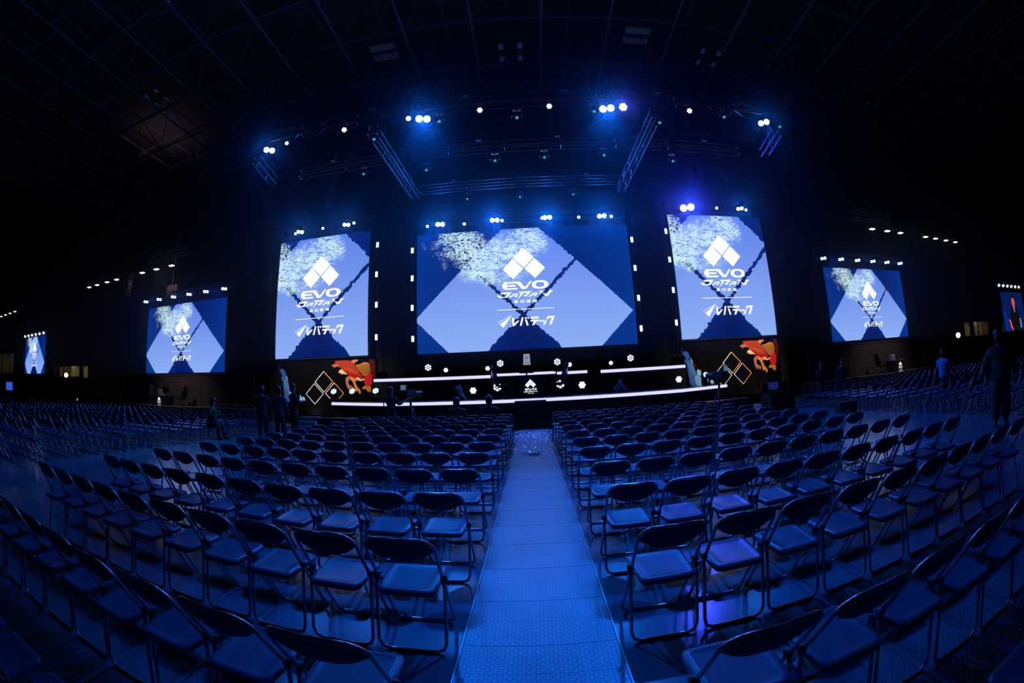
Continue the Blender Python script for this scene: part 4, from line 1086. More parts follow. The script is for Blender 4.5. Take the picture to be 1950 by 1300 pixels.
desk_m = mk('desk_panel_dark', (0.05, 0.045, 0.045), 0.5)
logo_p = mk_em('lit_logo_panel', (1.0, 0.97, 1.0), 1.0)
def desk(label, x, y, z, w, d, h, ls, parent_y=0.0, kana=False):
    t = thing('player_desk', label, 'desk', (x, y, z))
    mb = MB(); mb.box(-w/2, w/2, 0, 0.03, 0, h-0.03); f = mb.build('front_panel', desk_m, t)
    mb = MB(); draw_logo(mb, 0, h-0.08, ls, -0.004, kana=kana); mb.build('logo', logo_p, f)
    mb = MB(); mb.box(-w/2-0.03, w/2+0.03, -0.03, d, h-0.03, h); mb.build('desk_top', desk_m, t, bevel=0.005)
    for sx in (-1, 1):
        mb = MB(); mb.box(sx*w/2-(0.03 if sx > 0 else 0), sx*w/2+(0.03 if sx < 0 else 0), 0.03, d-0.03, 0, h-0.03); mb.build('side_panel', desk_m, t)
    return t
desk('black player desk with a glowing white event logo in the middle of the main stage', -0.02, 15.75, 1.075, 1.0, 0.7, 0.78, 0.00040)
desk('small dark desk with white event logo on the left side stage', -19.98, 16.2, 0.72, 0.98, 0.8, 0.55, 0.00026, kana=True)
desk('small dark desk with white event logo on the right side stage', 19.78, 16.2, 0.72, 0.92, 0.8, 0.6, 0.00028, kana=True)
desk('tiny dim desk on the distant far left stage', -32.6, 17.2, 0.3, 2.2, 0.7, 0.55, 0.00015)

gch = mk('game_chair_leather', (0.03, 0.03, 0.034), 0.35); gsil = mk('game_chair_trim', (0.35, 0.35, 0.37), 0.35)
def game_chair(label, x, y, z, rz, s=1.0):
    t = thing('gaming_chair', label, 'chair', (x, y, z), rz, 'high backed gaming chairs on the stages'); t.scale = (s, s, s)
    mb = MB()
    for k in range(5):
        a = k*2*PI/5; mb.tube([(0, 0, 0.10), (0.28*math.cos(a), 0.28*math.sin(a), 0.07)], [0.03, 0.018], n=6); mb.ell((0.28*math.cos(a), 0.28*math.sin(a), 0.03), 0.03, 0.02, 0.03, 8, 6)
    mb.build('star_base', satin, t)
    mb = MB(); mb.tube([(0, 0, 0.10), (0, 0, 0.42)], 0.028, n=10); mb.build('gas_lift', gsil, t)
    mb = MB(); mb.box(-0.25, 0.25, -0.24, 0.26, 0.42, 0.50); mb.box(-0.27, -0.19, -0.22, 0.24, 0.49, 0.54); mb.box(0.19, 0.27, -0.22, 0.24, 0.49, 0.54); mb.build('seat', gch, t, bevel=0.02)
    mb = MB(); prof = [(0.19, 0.48), (0.25, 0.62), (0.27, 0.85), (0.21, 1.0), (0.17, 1.08), (0.18, 1.2), (0.12, 1.28)]
    P_ = [(a, b) for a, b in prof]+[(-a, b) for a, b in prof[::-1]]
    n = len(P_); f = lambda z: -0.23-(z-0.48)*0.22
    vs = [(a, f(b)+(0.05*abs(a)/0.27), b) for a, b in P_]+[(a*0.97, f(b)-0.09, b) for a, b in P_]
    mb.add(vs, [tuple(range(n)), tuple(range(n, 2*n))[::-1]]+[(i, n+i, n+(i+1) % n, (i+1) % n) for i in range(n)]); mb.build('backrest', gch, t)
    mb = MB(); mb.tube([(a*1.01, f(b)-0.04, b) for a, b in P_], 0.012, n=5, closed=True); mb.build('piping', gsil, t)
    for sx in (-1, 1):
        mb = MB(); mb.tube([(sx*0.25, -0.02, 0.46), (sx*0.31, -0.02, 0.50), (sx*0.31, -0.02, 0.66)], 0.018, n=6); mb.box(sx*0.31-0.045, sx*0.31+0.045, -0.16, 0.13, 0.66, 0.69); mb.build('armrest', gch, t)
    return t
game_chair('gaming chair left of the desk on the main stage', -1.05, 15.95, 1.075, -PI/2+0.25)
game_chair('gaming chair right of the desk on the main stage', 0.98, 16.0, 1.075, PI/2-0.25)
game_chair('gaming chair left of the desk on the left side stage', -21.0, 16.75, 0.72, -PI/2, 0.85)
game_chair('gaming chair right of the desk on the left side stage', -18.55, 16.75, 0.72, PI/2, 0.85)
game_chair('gaming chair left of the desk on the right side stage', 18.6, 16.7, 0.72, -PI/2, 0.85)
game_chair('gaming chair behind the desk on the right side stage', 20.45, 16.9, 0.72, PI*0.85, 0.85)
game_chair('left one of two gaming chairs on the distant far left stage', -31.1, 17.6, 0.3, PI/2, 0.85)
game_chair('right one of two gaming chairs on the distant far left stage', -29.9, 17.6, 0.3, PI/2, 0.85)
game_chair('gaming chair on the distant stage to the far right', 25.3, 17.6, 0.55, -PI/2, 0.95)

def monitor(label, x, y, z, rz=0.0, w=0.55, h=0.32, em=None, lift=0.16):
    t = thing('monitor', label, 'monitor', (x, y, z), rz)
    mb = MB(); mb.box(-w/2, w/2, 0, 0.04, lift, lift+h); b = mb.build('casing', satin, t, bevel=0.004)
    mb = MB(); mb.box(-w/2+0.015, w/2-0.015, -0.004, 0, lift+0.015, lift+h-0.015); mb.build('display', em or mk('display_off', (0.01, 0.01, 0.012), 0.15), b)
    mb = MB(); mb.box(-0.03, 0.03, 0.03, 0.05, 0.01, lift+0.05); mb.box(-0.12, 0.12, -0.06, 0.12, 0, 0.012); mb.build('stand', satin, t)
    return t
monitor('dark computer monitor on the main stage desk', -0.15, 16.05, 1.855)
monitor('dark computer monitor on the desk of the left side stage', -19.7, 16.5, 1.27, w=0.6)
pcw = mk('pc_case_white', (0.8, 0.8, 0.82), 0.4)
for nm, x, z in (('left', -20.3, 1.27), ('right', 19.52, 1.32)):
    t = thing('computer_tower', 'small pale computer case on the desk of the %s side stage' % nm, 'computer', (x, 16.45, z))
    mb = MB(); mb.box(-0.1, 0.1, 0, 0.3, 0.01, 0.34); c = mb.build('case', pcw if nm == 'right' else gsil, t, bevel=0.008)
    mb = MB()
    for q in range(4): mb.box(-0.08, 0.08, -0.004, 0, 0.05+q*0.07, 0.07+q*0.07)
    mb.build('front_grille', satin, c)
    t = thing('keyboard', 'small light keyboard on the desk of the %s side stage' % nm, 'keyboard', (x+0.55 if nm == 'left' else x+0.45, 16.3, z))
    mb = MB(); mb.box(-0.17, 0.17, 0, 0.12, 0, 0.02)
    for q in range(10):
        for r_ in range(3): mb.box(-0.16+q*0.032, -0.135+q*0.032, 0.01+r_*0.035, 0.037+r_*0.035, 0.02, 0.028)
    mb.build('key_block', pcw, t)

# white tapered plinth on the upper tier
t = thing('tapered_plinth', 'narrow white tapered plinth with a blue logo, standing behind the main stage desk', 'plinth', (-0.13, 17.1, 2.10))
mb = MB(); w0, w1, h = 0.17, 0.125, 0.74
mb.add([(-w0, 0, 0), (w0, 0, 0), (w0, 0.3, 0), (-w0, 0.3, 0), (-w1, 0.04, h), (w1, 0.04, h), (w1, 0.26, h), (-w1, 0.26, h)], [(0, 3, 2, 1), (4, 5, 6, 7), (0, 1, 5, 4), (1, 2, 6, 5), (2, 3, 7, 6), (3, 0, 4, 7)])
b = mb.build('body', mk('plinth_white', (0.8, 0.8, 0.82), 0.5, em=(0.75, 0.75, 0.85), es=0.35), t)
mb = MB(); T_ = lambda L: [(p[0], p[1]) for p in L]
for (dx, dz) in ((0, 0.085), (-0.045, 0.04), (0.045, 0.04)): mb.poly([(dx, 0.52+dz+0.04), (dx+0.042, 0.52+dz), (dx, 0.52+dz-0.04), (dx-0.042, 0.52+dz)], 0.022, 0)
for k in range(4): mb.poly([(-0.07+k*0.038, 0.36), (-0.045+k*0.038, 0.36), (-0.045+k*0.038, 0.385), (-0.07+k*0.038, 0.385)], 0.012, 1)
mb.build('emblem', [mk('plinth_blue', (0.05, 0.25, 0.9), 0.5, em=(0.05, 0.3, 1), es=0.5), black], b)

# leaning blue-lit flags on the deck
flagm = mk('pale_flag_cloth', (0.35, 0.4, 0.5), 0.7)
for x, y, P_, nm in ((-2.75, 15.6, [(-0.12, 0.55), (0.08, 0.6), (0.16, 0.3), (0.3, 0.0), (0.22, 0.0), (0.02, 0.28)], 'left of the desk'), (3.4, 15.6, [(-0.28, 0.2), (-0.05, 0.42), (0.0, 0.55), (0.06, 0.38), (0.32, 0.0), (0.26, 0.0), (0.0, 0.28), (-0.12, 0.0), (-0.22, 0.02)], 'right of the desk')):
    mb = MB(); n = len(P_)
    vs = [(a, 0.10*math.sin(a*9), b) for a, b in P_]+[(a, 0.05+0.10*math.sin(a*9), b) for a, b in P_]
    tri = tessellate_polygon([[Vector((a, b, 0)) for a, b in P_]])
    fs = [tuple(t_) for t_ in tri]+[tuple(i+n for i in t_)[::-1] for t_ in tri]+[(i, (i+1) % n, n+(i+1) % n, n+i) for i in range(n)]
    mb.add(vs, fs); t = thing('folded_banner', 'crumpled pale folded banner standing on the stage deck %s' % nm, 'banner', (x, y, 1.075))
    mb.build('cloth', flagm, t); mb = MB(); mb.tube([(0.0, 0.12, 0.0), (-0.03, 0.10, 0.58)], 0.012, n=6); mb.box(-0.1, 0.1, 0.05, 0.2, 0, 0.015); mb.build('prop_stand', satin, t)

# steps, cases, control desk, floor wedge
greym = mk('grey_step_tread', (0.35, 0.36, 0.38), 0.5)
t = thing('access_steps', 'pale grey steps at the left corner of the main stage', 'steps', (-8.95, 14.6, 0))
for k in range(3):
    mb = MB(); mb.box(-0.45, 0.45, 0.28*k, 0.28*(k+1), 0.16*k, 0.17*(k+1)); mb.build('step', greym, t)
def road_case(label, x, y, w, d, h, z=0, group=None):
    t = thing('road_case', label, 'case', (x, y, z), 0, group)
    mb = MB(); mb.box(-w/2, w/2, 0, d, 0.0, h); b = mb.build('case_body', black, t, bevel=0.008)
    mb = MB(); r = 0.012
    for sx in (-1, 1):
        for yy in (0, d): mb.tube([(sx*w/2, yy, 0), (sx*w/2, yy, h)], r, n=4)
    mb.tube([(-w/2, 0, h), (w/2, 0, h)], r, n=4); mb.tube([(-w/2, 0, 0.01), (w/2, 0, 0.01)], r, n=4); mb.build('edge_trim', satin, b)
    mb = MB(); mb.box(-0.06, 0.06, -0.012, 0, h*0.5, h*0.5+0.06); mb.build('latch', satin, b)
    return t
road_case('long black case beside the pale steps at the left front of the stage', -7.2, 14.1, 1.5, 0.6, 0.54)
road_case('black case right of the stage, beside the camera platform', 7.55, 13.6, 0.75, 0.6, 0.60)
t = thing('camera_platform', 'small low table with gear in front of the right stage end', 'table', (6.55, 13.5, 0))
mb = MB(); mb.box(-0.5, 0.5, 0, 0.6, 0.56, 0.6); mb.build('table_top', satin, t)
for sx in (-1, 1):
    for yy in (0.04, 0.56):
        mb = MB(); mb.tube([(sx*0.46, yy, 0), (sx*0.46, yy, 0.56)], 0.018, n=6); mb.build('leg', satin, t)
t = thing('control_desk', 'black control desk with raised lid right of the main stage', 'desk', (9.5, 13.9, 0))
mb = MB(); mb.box(-0.6, 0.6, 0, 0.7, 0, 0.62); mb.build('desk_body', black, t, bevel=0.01)
mb = MB(); mb.box(-0.62, 0.62, 0.55, 0.62, 0.62, 1.0); mb.box(-0.62, 0.62, -0.03, 0.72, 0.62, 0.66); mb.build('lid', satin, t)
monitor('dim screen on the black control desk right of the stage', 9.2, 14.1, 0.66, w=0.5, h=0.3, lift=0.1, em=mk_em('dim_blue_display', (0.01, 0.03, 0.2), 0.5))
t = thing('floor_monitor', 'black wedge floor loudspeaker standing alone in the right side aisle', 'loudspeaker', (9.75, 10.3, 0), -0.2)
mb = MB(); P_ = [(0, 0.06), (0.42, 0.06), (0.42, 0.16), (0.16, 0.34), (0, 0.34)]
n = 5; vs = [(sx*0.34, a, b) for sx in (-1, 1) for a, b in P_]; mb.add(vs, [tuple(range(n))[::-1], tuple(range(n, 2*n))]+[(i, (i+1) % n, n+(i+1) % n, n+i) for i in range(n)]); b = mb.build('cabinet', black, t, bevel=0.008)
for sx in (-1, 1):
    mb = MB(); mb.box(sx*0.27-0.04, sx*0.27+0.04, 0.03, 0.39, 0, 0.06); mb.build('foot', satin, t)
mb = MB(); mb.box(-0.3, 0.3, -0.004, 0.0, 0.10, 0.30); mb.build('handle_plate', satin, b)
t = thing('microphone_stand', 'thin boom microphone stand at the left end of the right side stage', 'microphone stand', (15.9, 16.3, 0.72))
mb = MB(); mb.tube([(0, 0, 0.02), (0, 0, 0.95)], 0.012, n=6); mb.tube([(-0.03, 0, 0.93), (0.45, 0, 1.0)], 0.01, n=6)
mb.build('pole', satin, t); mb = MB(); mb.tube([(0, 0, 0), (0, 0, 0.02)], 0.15, n=16); mb.build('base', satin, t)
mb = MB(); mb.ell((0.47, 0, 1.0), 0.035, 0.025, 0.025, 10, 6); mb.build('microphone', satin, t)

# low steel rails at the left side stage
t = thing('guard_rail', 'thin low metal rail in front of the right half of the left side stage', 'rail', (-12.4, 15.2, 0))
mb = MB(); mb.tube([(-1.6, 0, 0.95), (1.6, 0, 0.95)], 0.02, n=6); mb.tube([(-1.6, 0, 0.5), (1.6, 0, 0.5)], 0.012, n=6); mb.build('rail', steel, t)
for k in range(4):
    mb = MB(); mb.tube([(-1.6+k*1.066, 0, 0), (-1.6+k*1.066, 0, 0.95)], 0.018, n=6); mb.build('post', steel, t)

# far right stage clutter and the small screen far left
t = thing('far_table', 'distant table with pale clutter at the far right', 'table', (26.6, 17.3, 0.55))
mb = MB(); mb.box(-1.1, 1.1, 0, 0.7, 0.42, 0.46); mb.build('table_top', gsil, t)
for sx in (-1, 1):
    mb = MB(); mb.box(sx*1.0-0.03, sx*1.0+0.03, 0.05, 0.65, 0, 0.42); mb.build('leg', satin, t)
mb = MB(); mb.box(25.0-0.4, 29.5, 16.9, 18.6, 0, 0.55); tag(mb.build('far_platform', fasc), 'low dark platform of the distant right stage', 'stage')
mb = MB(); mb.box(-34.5, -28.8, 16.9, 18.6, 0, 0.3); tag(mb.build('far_platform', fasc), 'low dark platform of the distant left stage', 'stage')
t = thing('standing_display', 'small distant blue display on a stand at the left picture edge', 'monitor', (-50.9, 17.0, 0))
mb = MB(); mb.box(-1.35, 1.35, 0.02, 0.1, 0.85, 1.8); mb.build('casing', satin, t)
mb = MB(); mb.box(-1.25, -0.05, 0, 0.02, 0.92, 1.73); mb.box(0.05, 1.25, 0, 0.02, 0.92, 1.73); mb.build('display', mk_em('far_display_blue', (0.03, 0.12, 0.75), 0.8), t)
mb = MB(); mb.tube([(0, 0.08, 0), (0, 0.08, 0.9)], 0.04, n=6); mb.box(-0.5, 0.5, -0.2, 0.35, 0, 0.03); mb.build('stand', satin, t)
# bare work lamps on stands in front of the offices
for x, z, nm in ((-40.5, 2.59, 'in front of the left lit windows'), (33.2, 2.53, 'left of the right lit windows')):
    t = thing('stand_lamp', 'bright white lamp on a thin stand %s' % nm, 'lamp', (x, 20, 0), 0, 'bright lamps on stands by the lit windows')
    mb = MB(); mb.ell((0, 0, z), 0.2, 0.2, 0.2, 12, 8); mb.build('bulb', mk_em('bare_bulb', (1.0, 0.95, 0.75), 5.0), t)
    mb = MB(); mb.tube([(0, 0.05, 0.02), (0, 0.05, z-0.15)], 0.03, n=6); mb.box(-0.3, 0.3, -0.25, 0.35, 0, 0.02); mb.build('stand', satin, t)
# pale panel high on the left
mb = MB(); mb.box(-24.3, -23.1, 20, 20.05, 7.9, 8.65); mb.tube([(-23.7, 20.02, 8.65), (-23.7, 20.02, 20)], 0.02)
tag(mb.build('acoustic_panel', mk('panel_pinkish', (0.5, 0.35, 0.38), 0.8)), 'small pinkish panel hanging above the left side screen', 'panel')
point('panel_glow', (-23.6, 19.0, 8.9), 5, (1, 0.75, 0.75), 0.1)
la = bpy.data.lights.new('roof_warm_lamp', 'AREA'); la.size = 5; la.energy = 16; la.color = (1, 0.55, 0.62)
lo_ = bpy.data.objects.new('roof_warm_lamp', la); COL.objects.link(lo_); lo_.location = (-25.5, 17.5, 18.6); lo_.rotation_euler = (PI, 0, 0)

# confetti
conf = [mk('confetti_silver', (0.85, 0.87, 0.95), 0.3, 0.3), mk('confetti_blue', (0.1, 0.15, 0.6), 0.4, 0.3)]
rc = random.Random(5); mb = MB()
def flake(x, y, z):
    s = rc.uniform(0.010, 0.024); a = rc.uniform(0, PI); b = rc.uniform(-0.8, 0.8); c, d = math.cos(a)*s, math.sin(a)*s
    l = rc.uniform(0.4, 1.0)
    mb.add([(x-c-d*l, y-d+c*l, z+0.002), (x+c-d*l, y+d+c*l, z+0.002+abs(b)*s), (x+c+d*l, y+d-c*l, z+0.004+abs(b)*s), (x-c+d*l, y-d-c*l, z+0.003)], [(0, 1, 2, 3)], rc.choice((0, 0, 1)))
for k in range(1500): y = 14.4-abs(rc.gauss(0, 1.9)); x = rc.gauss(0, 0.5); flake(x, max(8.2, y), 0.014 if abs(x) < .45 else 0.002)
for k in range(500): flake(rc.uniform(-3.5, 5.5), 15.05+abs(rc.gauss(0, 0.25)), 1.076)
for k in range(700): flake(rc.gauss(9.3, 0.9), rc.gauss(15.4, 0.6), 0.002)
for k in range(300): flake(rc.gauss(-8.6, 0.8), rc.gauss(13.6, 0.8), 0.002)
tag(mb.build('confetti', conf), 'glittering confetti flakes scattered on the floor before the stage and along its edge', 'confetti', kind='stuff')
for x, y, nm, n in ((-0.08, 9.1, 'in the middle of the aisle', 7), (-0.66, 9.75, 'at the left edge of the aisle', 5)):
    mb = MB()
    for q in range(n):
        P_ = [(rc.uniform(-0.2, 0.2), rc.uniform(-0.13, 0.13), 0.012)]
        for s_ in range(9): P_.append((P_[-1][0]+rc.uniform(-0.06, 0.06), P_[-1][1]+rc.uniform(-0.05, 0.05), 0.008+rc.uniform(0, 0.05)))
        mb.tube(P_, 0.006, n=4)
    tag(mb.build('streamer_tangle', black, loc=(x, y, 0.012 if abs(x) < .45 else 0)), 'small dark tangle of paper streamers %s' % nm, 'streamers')

# ---------------------------------------------------------------- broadcast cameras
def tv_camera(label, x, y, rz, h=1.5):
    t = thing('broadcast_camera', label, 'camera', (x, y, 0), rz)
    mb = MB(); mb.box(-0.09, 0.09, -0.25, 0.2, h-0.1, h+0.12); b = mb.build('camera_body', black, t, bevel=0.01)
    mb = MB(); mb.tube([(0, 0.2, h), (0, 0.5, h)], [0.08, 0.095], n=16); mb.build('lens', satin, b)
    mb = MB(); mb.box(-0.14, 0.14, -0.32, -0.27, h+0.10, h+0.30); mb.box(-0.02, 0.02, -0.27, -0.2, h+0.1, h+0.16); mb.build('viewfinder', satin, b)
    mb = MB(); mb.box(-0.12, 0.12, -0.324, -0.32, h+0.12, h+0.28); mb.build('viewfinder_screen', mk_em('viewfinder_glow', (0.12, 0.3, 0.5), 0.5), b)
    mb = MB(); mb.box(-0.07, 0.07, -0.15, 0.15, h-0.17, h-0.1); mb.tube([(0, 0, 0.75), (0, 0, h-0.15)], 0.04, n=8); mb.build('tripod_head', satin, t)
    mb = MB(); mb.tube([(0.06, -0.1, h-0.12), (0.16, -0.55, h-0.3)], 0.012, n=6); mb.build('pan_handle', satin, t)
    for k in range(3):
        a = PI/2+k*2*PI/3; mb = MB(); mb.tube([(0.05*math.cos(a), 0.05*math.sin(a), 0.95), (0.5*math.cos(a), 0.5*math.sin(a), 0.015)], [0.028, 0.016], n=6); mb.build('leg', satin, t)
    return t
tv_camera('broadcast camera on tripod left of centre, in front of the stage', -3.95, 13.3, -0.5, 1.42)
tv_camera('broadcast camera on tripod at the right end of the stage front', 6.25, 13.0, 0.5, 1.5)

# ---------------------------------------------------------------- people
skinm = mk('skin', (0.32, 0.19, 0.14), 0.55); hairm = mk('black_hair', (0.01, 0.009, 0.009), 0.45)
shoem = mk('dark_shoe', (0.02, 0.02, 0.02), 0.4)
def skin_obj(name, chains, m, parent, sub=1):
    """chains: lists of (point, radius); the first point of a later chain may be an index of an earlier vertex"""
    vs, es, rs = [], [], []
    for ch in chains:
        prev = None
        for it in ch:
            if isinstance(it, int): prev = it; continue
            vs.append(it[0]); rs.append(it[1] if isinstance(it[1], tuple) else (it[1], it[1]))
            if prev is not None: es.append((prev, len(vs)-1))
            prev = len(vs)-1
    me = bpy.data.meshes.new(name); me.from_pydata(vs, es, []); me.materials.append(m)
    o = bpy.data.objects.new(name, me); COL.objects.link(o); o.parent = parent
    sk = o.modifiers.new('skin', 'SKIN'); sk.use_smooth_shade = True
    sv = me.skin_vertices[0].data
    for i, r_ in enumerate(rs): sv[i].radius = r_
    sv[0].use_root = True
    ss = o.modifiers.new('smooth', 'SUBSURF'); ss.levels = sub; ss.render_levels = sub
    return o

def person(label, x, y, rz, pose='stand', s=1.0, shirt=(0.02, 0.02, 0.025), trousers=(0.015, 0.015, 0.02), arms=None, z=0.0, lean=0.0, legs=None, group=None, bulk=1.0):
    t = thing('person', label, 'person', (x, y, z), rz, group); t.scale = (s, s, s)
    sit = pose == 'sit'
    hz_ = 0.50 if sit else 0.92
    def tor(z_, f=0.0): return (0, (z_-hz_)*lean+f, z_)
    H = hz_
    neck = tor(H+0.56)
    # joints of arms (left, right): shoulder, elbow, wrist
    arms = arms or [((-0.27, 0.03, H+0.20), (-0.27, 0.12, H-0.04)), ((0.27, 0.03, H+0.20), (0.27, 0.12, H-0.04))]
    if legs is None:
        legs = [((-0.10, 0.43, 0.50), (-0.11, 0.42, 0.08)), ((0.10, 0.43, 0.50), (0.11, 0.44, 0.08))] if sit else [((-0.11, 0.03, 0.50), (-0.12, -0.03, 0.08)), ((0.11, 0.05, 0.50), (0.12, 0.03, 0.08))]
    V = Vector
    body = [[(tor(H), (0.14, 0.10)), (tor(H+0.14), (0.125, 0.09)), (tor(H+0.32), (0.15, 0.10)), (tor(H+0.47), (0.12, 0.075)), (neck, 0.064), (tor(H+0.61), 0.068), (tor(H+0.68, 0.015), (0.074, 0.085)), (tor(H+0.77, 0.01), (0.077, 0.092)), (tor(H+0.84, 0.0), (0.05, 0.06))],
            [6, (tor(H+0.675, 0.10), 0.018), (tor(H+0.66, 0.115), 0.012)]]
    nv = 11
    for sx, (el, wr) in zip((-1, 1), arms):
        sh = (sx*0.19, tor(H+0.44)[1], H+0.44); d = (V(wr)-V(el)).normalized(); u = d.cross(V((0, 0, 1))); u = V((0, 1, 0)) if u.length < 0.2 else u.normalized(); side_ = u
        palm = V(wr)+d*0.09
        ch = [3, (sh, 0.055), (el, 0.038), (wr, 0.026), (tuple(V(wr)+d*0.045), (0.036, 0.018)), (tuple(palm), (0.036, 0.016))]
        body.append(ch); pi = nv+4; wi = nv+3; nv += 5
        for q, (off, L_) in enumerate(((-0.030, 0.062), (-0.011, 0.075), (0.010, 0.070), (0.029, 0.055))):
            a = palm+side_*off+d*0.012; b_ = a+d*L_*0.5+V((0, 0, -0.008)); c_ = a+d*L_*0.9+V((0, 0.0, -0.022))
            body.append([pi, (tuple(a), 0.009), (tuple(b_), 0.008), (tuple(c_), 0.007)]); nv += 3
        a = V(wr)+d*0.045-side_*0.04; body.append([wi, (tuple(a), 0.010), (tuple(a+d*0.045-side_*0.012), 0.009)]); nv += 2
    for sx, (kn, an) in zip((-1, 1), legs):
        body.append([0, ((sx*0.095, tor(H)[1], H-0.04), 0.085), (kn, 0.055), (tuple(V(kn).lerp(V(an), 0.35)), 0.055), (an, 0.036), ((an[0]+sx*0.01, an[1]+0.06, an[2]-0.045), 0.032), ((an[0]+sx*0.02, an[1]+0.17, an[2]-0.05), 0.026)])
    b = skin_obj('body', body, skinm, t)
    mb = MB(); mb.ell(tor(H+0.785, -0.018), 0.104, 0.118, 0.098, 18, 12); mb.ell(tor(H+0.70, -0.055), 0.100, 0.080, 0.125, 18, 12)
    rh = random.Random(int(abs(x)*100)); mb.v = [(p[0]+rh.uniform(-.009, .009), p[1]+rh.uniform(-.009, .009), p[2]+rh.uniform(-.012, .010)) for p in mb.v]; mb.build('hair', hairm, t, smooth=True)
    for sx in (-1, 1):
        mb = MB(); mb.ell((sx*0.080, tor(H+0.72)[1], H+0.72), 0.014, 0.025, 0.035, 8, 6); mb.build('ear', skinm, t, smooth=True)
        mb = MB(); mb.ell((sx*0.030, tor(H+0.735, 0.098)[1], H+0.735), 0.012, 0.006, 0.007, 8, 6); mb.build('eye', mk('eye_dark', (0.02, 0.02, 0.02), 0.2), t, smooth=True)
    mb = MB(); mb.ell(tor(H+0.635, 0.088), 0.022, 0.008, 0.006, 8, 6); mb.build('mouth', mk('lips', (0.3, 0.09, 0.08), 0.5), t, smooth=True)
    B2 = lambda a, b: (a*bulk, b*bulk)
    sc = [[(tor(H-0.12), B2(0.20, 0.16)), (tor(H+0.0), B2(0.195, 0.15)), (tor(H+0.16), B2(0.185, 0.14)), (tor(H+0.34), B2(0.205, 0.145)), (tor(H+0.47), B2(0.17, 0.115)), (tor(H+0.575), (0.080, 0.075))]]
    for sx, (el, wr) in zip((-1, 1), arms):
        sh = (sx*0.20, tor(H+0.44)[1], H+0.44); sc.append([4, (sh, 0.088*bulk), (el, 0.066*bulk), (tuple(V(el).lerp(V(wr), 0.85)), 0.048*bulk)])
    skin_obj('shirt', sc, mk('shirt_%d_%d_%d' % tuple(int(c*999) for c in shirt), shirt, 0.8), t)
    tc = [[(tor(H+0.04), B2(0.165, 0.13)), (tor(H-0.02), B2(0.175, 0.14))]]
    for sx, (kn, an) in zip((-1, 1), legs): tc.append([1, ((sx*0.10, tor(H)[1], H-0.07), 0.125*bulk), (kn, 0.094*bulk), (tuple(V(kn).lerp(V(an), 0.95)), 0.074*bulk)])
    skin_obj('trousers', tc, mk('trousers_%d_%d_%d' % tuple(int(c*999) for c in trousers), trousers, 0.8), t)
    for sx, (kn, an) in zip((-1, 1), legs):
        mb = MB(); cx_, cy_, cz_ = an[0]+sx*0.01, an[1], an[2]
        mb.ell((cx_, cy_+0.06, cz_-0.035), 0.052, 0.145, 0.045, 12, 8); mb.ell((cx_, cy_, cz_), 0.05, 0.055, 0.06, 10, 6); mb.box(cx_-0.045, cx_+0.045, cy_-0.07, cy_+0.19, cz_-0.08, cz_-0.06)
        mb.build('shoe', shoem, t, smooth=True)
    return t
H_ = 0.92
hold = [((-0.25, 0.10, H_+0.20), (-0.08, 0.30, H_+0.26)), ((0.25, 0.10, H_+0.20), (0.08, 0.30, H_+0.26))]
person('person in dark clothes standing leftmost of the group beside the left chair block', -8.62, 11.5, 0.5, arms=hold, s=0.97)
person('person in a dark blue-lit jacket standing second in the group beside the left chair block', -8.25, 12.0, 0.2, s=0.96, shirt=(0.06, 0.07, 0.10))
person('person in black standing nearest the left banner, arms forward', -8.05, 12.6, -0.6, s=1.02, arms=hold)
person('person in black sitting sideways on a left side block chair, bent over a phone', -10.35, 10.70, -PI/2+0.15, pose='sit', s=0.98, lean=0.22,
       arms=[((-0.24, 0.20, 0.68), (-0.06, 0.36, 0.78)), ((0.24, 0.20, 0.68), (0.06, 0.36, 0.78))], legs=[((-0.10, 0.42, 0.50), (-0.13, 0.52, 0.08)), ((0.10, 0.42, 0.50), (0.12, 0.40, 0.08))])
person('person seated in the front chair row left of the aisle, seen from behind, rounded hair', -2.11, 11.66, 0, pose='sit', s=0.95, arms=[((-0.24, 0.12, 0.70), (-0.12, 0.33, 0.62)), ((0.24, 0.12, 0.70), (0.12, 0.33, 0.62))])
person('person seated in the front chair row nearest the aisle, seen from behind', -1.19, 11.66, 0, pose='sit', s=0.97, arms=[((-0.24, 0.12, 0.70), (-0.12, 0.33, 0.62)), ((0.24, 0.12, 0.70), (0.12, 0.33, 0.62))])
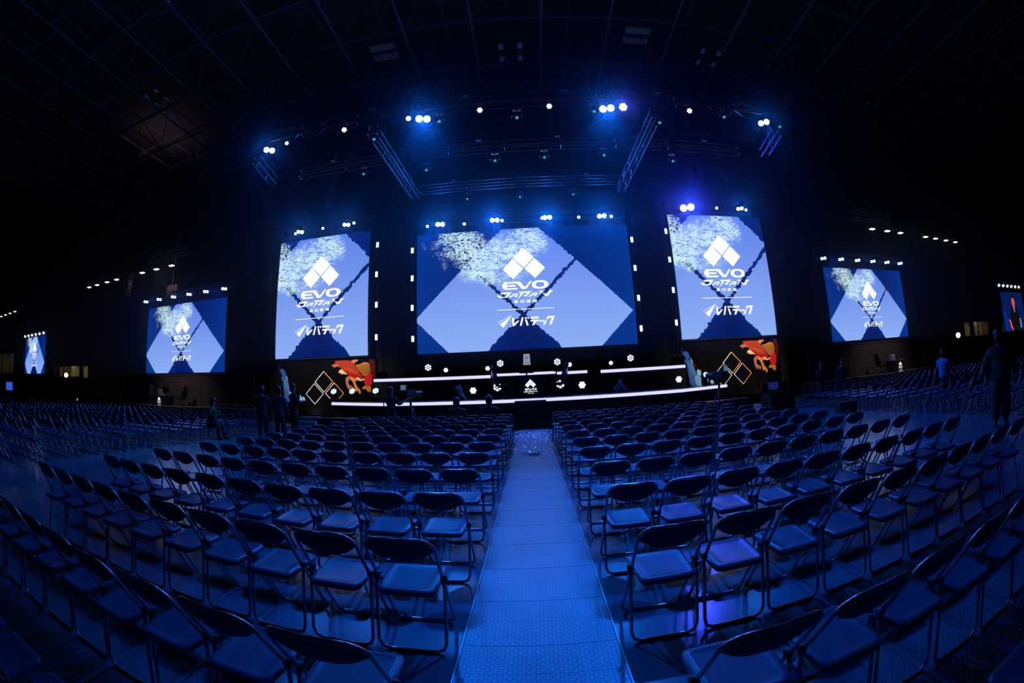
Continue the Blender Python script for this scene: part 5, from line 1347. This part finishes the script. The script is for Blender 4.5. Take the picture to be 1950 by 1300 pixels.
person('camera operator in black standing behind the left broadcast camera', -4.45, 12.75, -0.55, arms=[((-0.26, 0.08, H_+0.22), (-0.10, 0.30, H_+0.30)), ((0.26, 0.14, H_+0.26), (0.20, 0.38, H_+0.30))], s=0.93)
person('person in black with a pale badge standing left of the right side stage', 12.9, 14.0, 2.4, s=0.95)
person('dim person half hidden at the left of the badge wearer near the right side stage', 12.0, 14.4, 2.9, s=0.92)
person('person in a blue shirt standing among the right side block chairs, stooping slightly', 12.36, 8.18, -1.2, s=0.9, lean=0.12, shirt=(0.10, 0.20, 0.5), arms=hold)
person('large black silhouette of a person standing at the right picture edge, back turned', 8.85, 4.25, -1.05, s=1.02, shirt=(0.008, 0.008, 0.01), trousers=(0.007, 0.007, 0.009), bulk=1.35,
       arms=[((-0.36, 0.02, H_+0.22), (-0.33, 0.16, H_+0.0)), ((0.36, 0.02, H_+0.22), (0.33, 0.16, H_+0.0))])
# phone in the sitting person's hands
mb = MB(); mb.box(-0.035, 0.035, -0.004, 0.004, 0, 0.14); o = mb.build('phone', [satin], loc=(-9.88, 10.75, 0.80)); o.rotation_euler = (0.5, 0, -1.3)
tag(o, 'phone glowing faintly in the hands of the sitting person on the left', 'phone')
mb = MB(); mb.poly([(-0.03, 0.008), (0.03, 0.008), (0.03, 0.132), (-0.03, 0.132)], -0.006); mb.build('screen', mk_em('phone_glow', (0.1, 0.4, 0.6), 0.6), o)
# ---------------------------------------------------------------- thin stage haze hanging round the rig
hz = bpy.data.materials.new('stage_haze'); hz.use_nodes = True
nt = hz.node_tree; nt.nodes.clear()
o_ = nt.nodes.new('ShaderNodeOutputMaterial'); vs_ = nt.nodes.new('ShaderNodeVolumeScatter')
vs_.inputs['Color'].default_value = (0.6, 0.7, 1.0, 1); vs_.inputs['Density'].default_value = 0.0034; vs_.inputs['Anisotropy'].default_value = 0.91
nt.links.new(vs_.outputs[0], o_.inputs['Volume'])
mb = MB(); mb.box(-26, 26, 5.0, 17.95, 2.2, 13.5)
tag(mb.build('haze', hz), 'thin theatrical haze around the lamps over the stage', 'haze', kind='stuff')
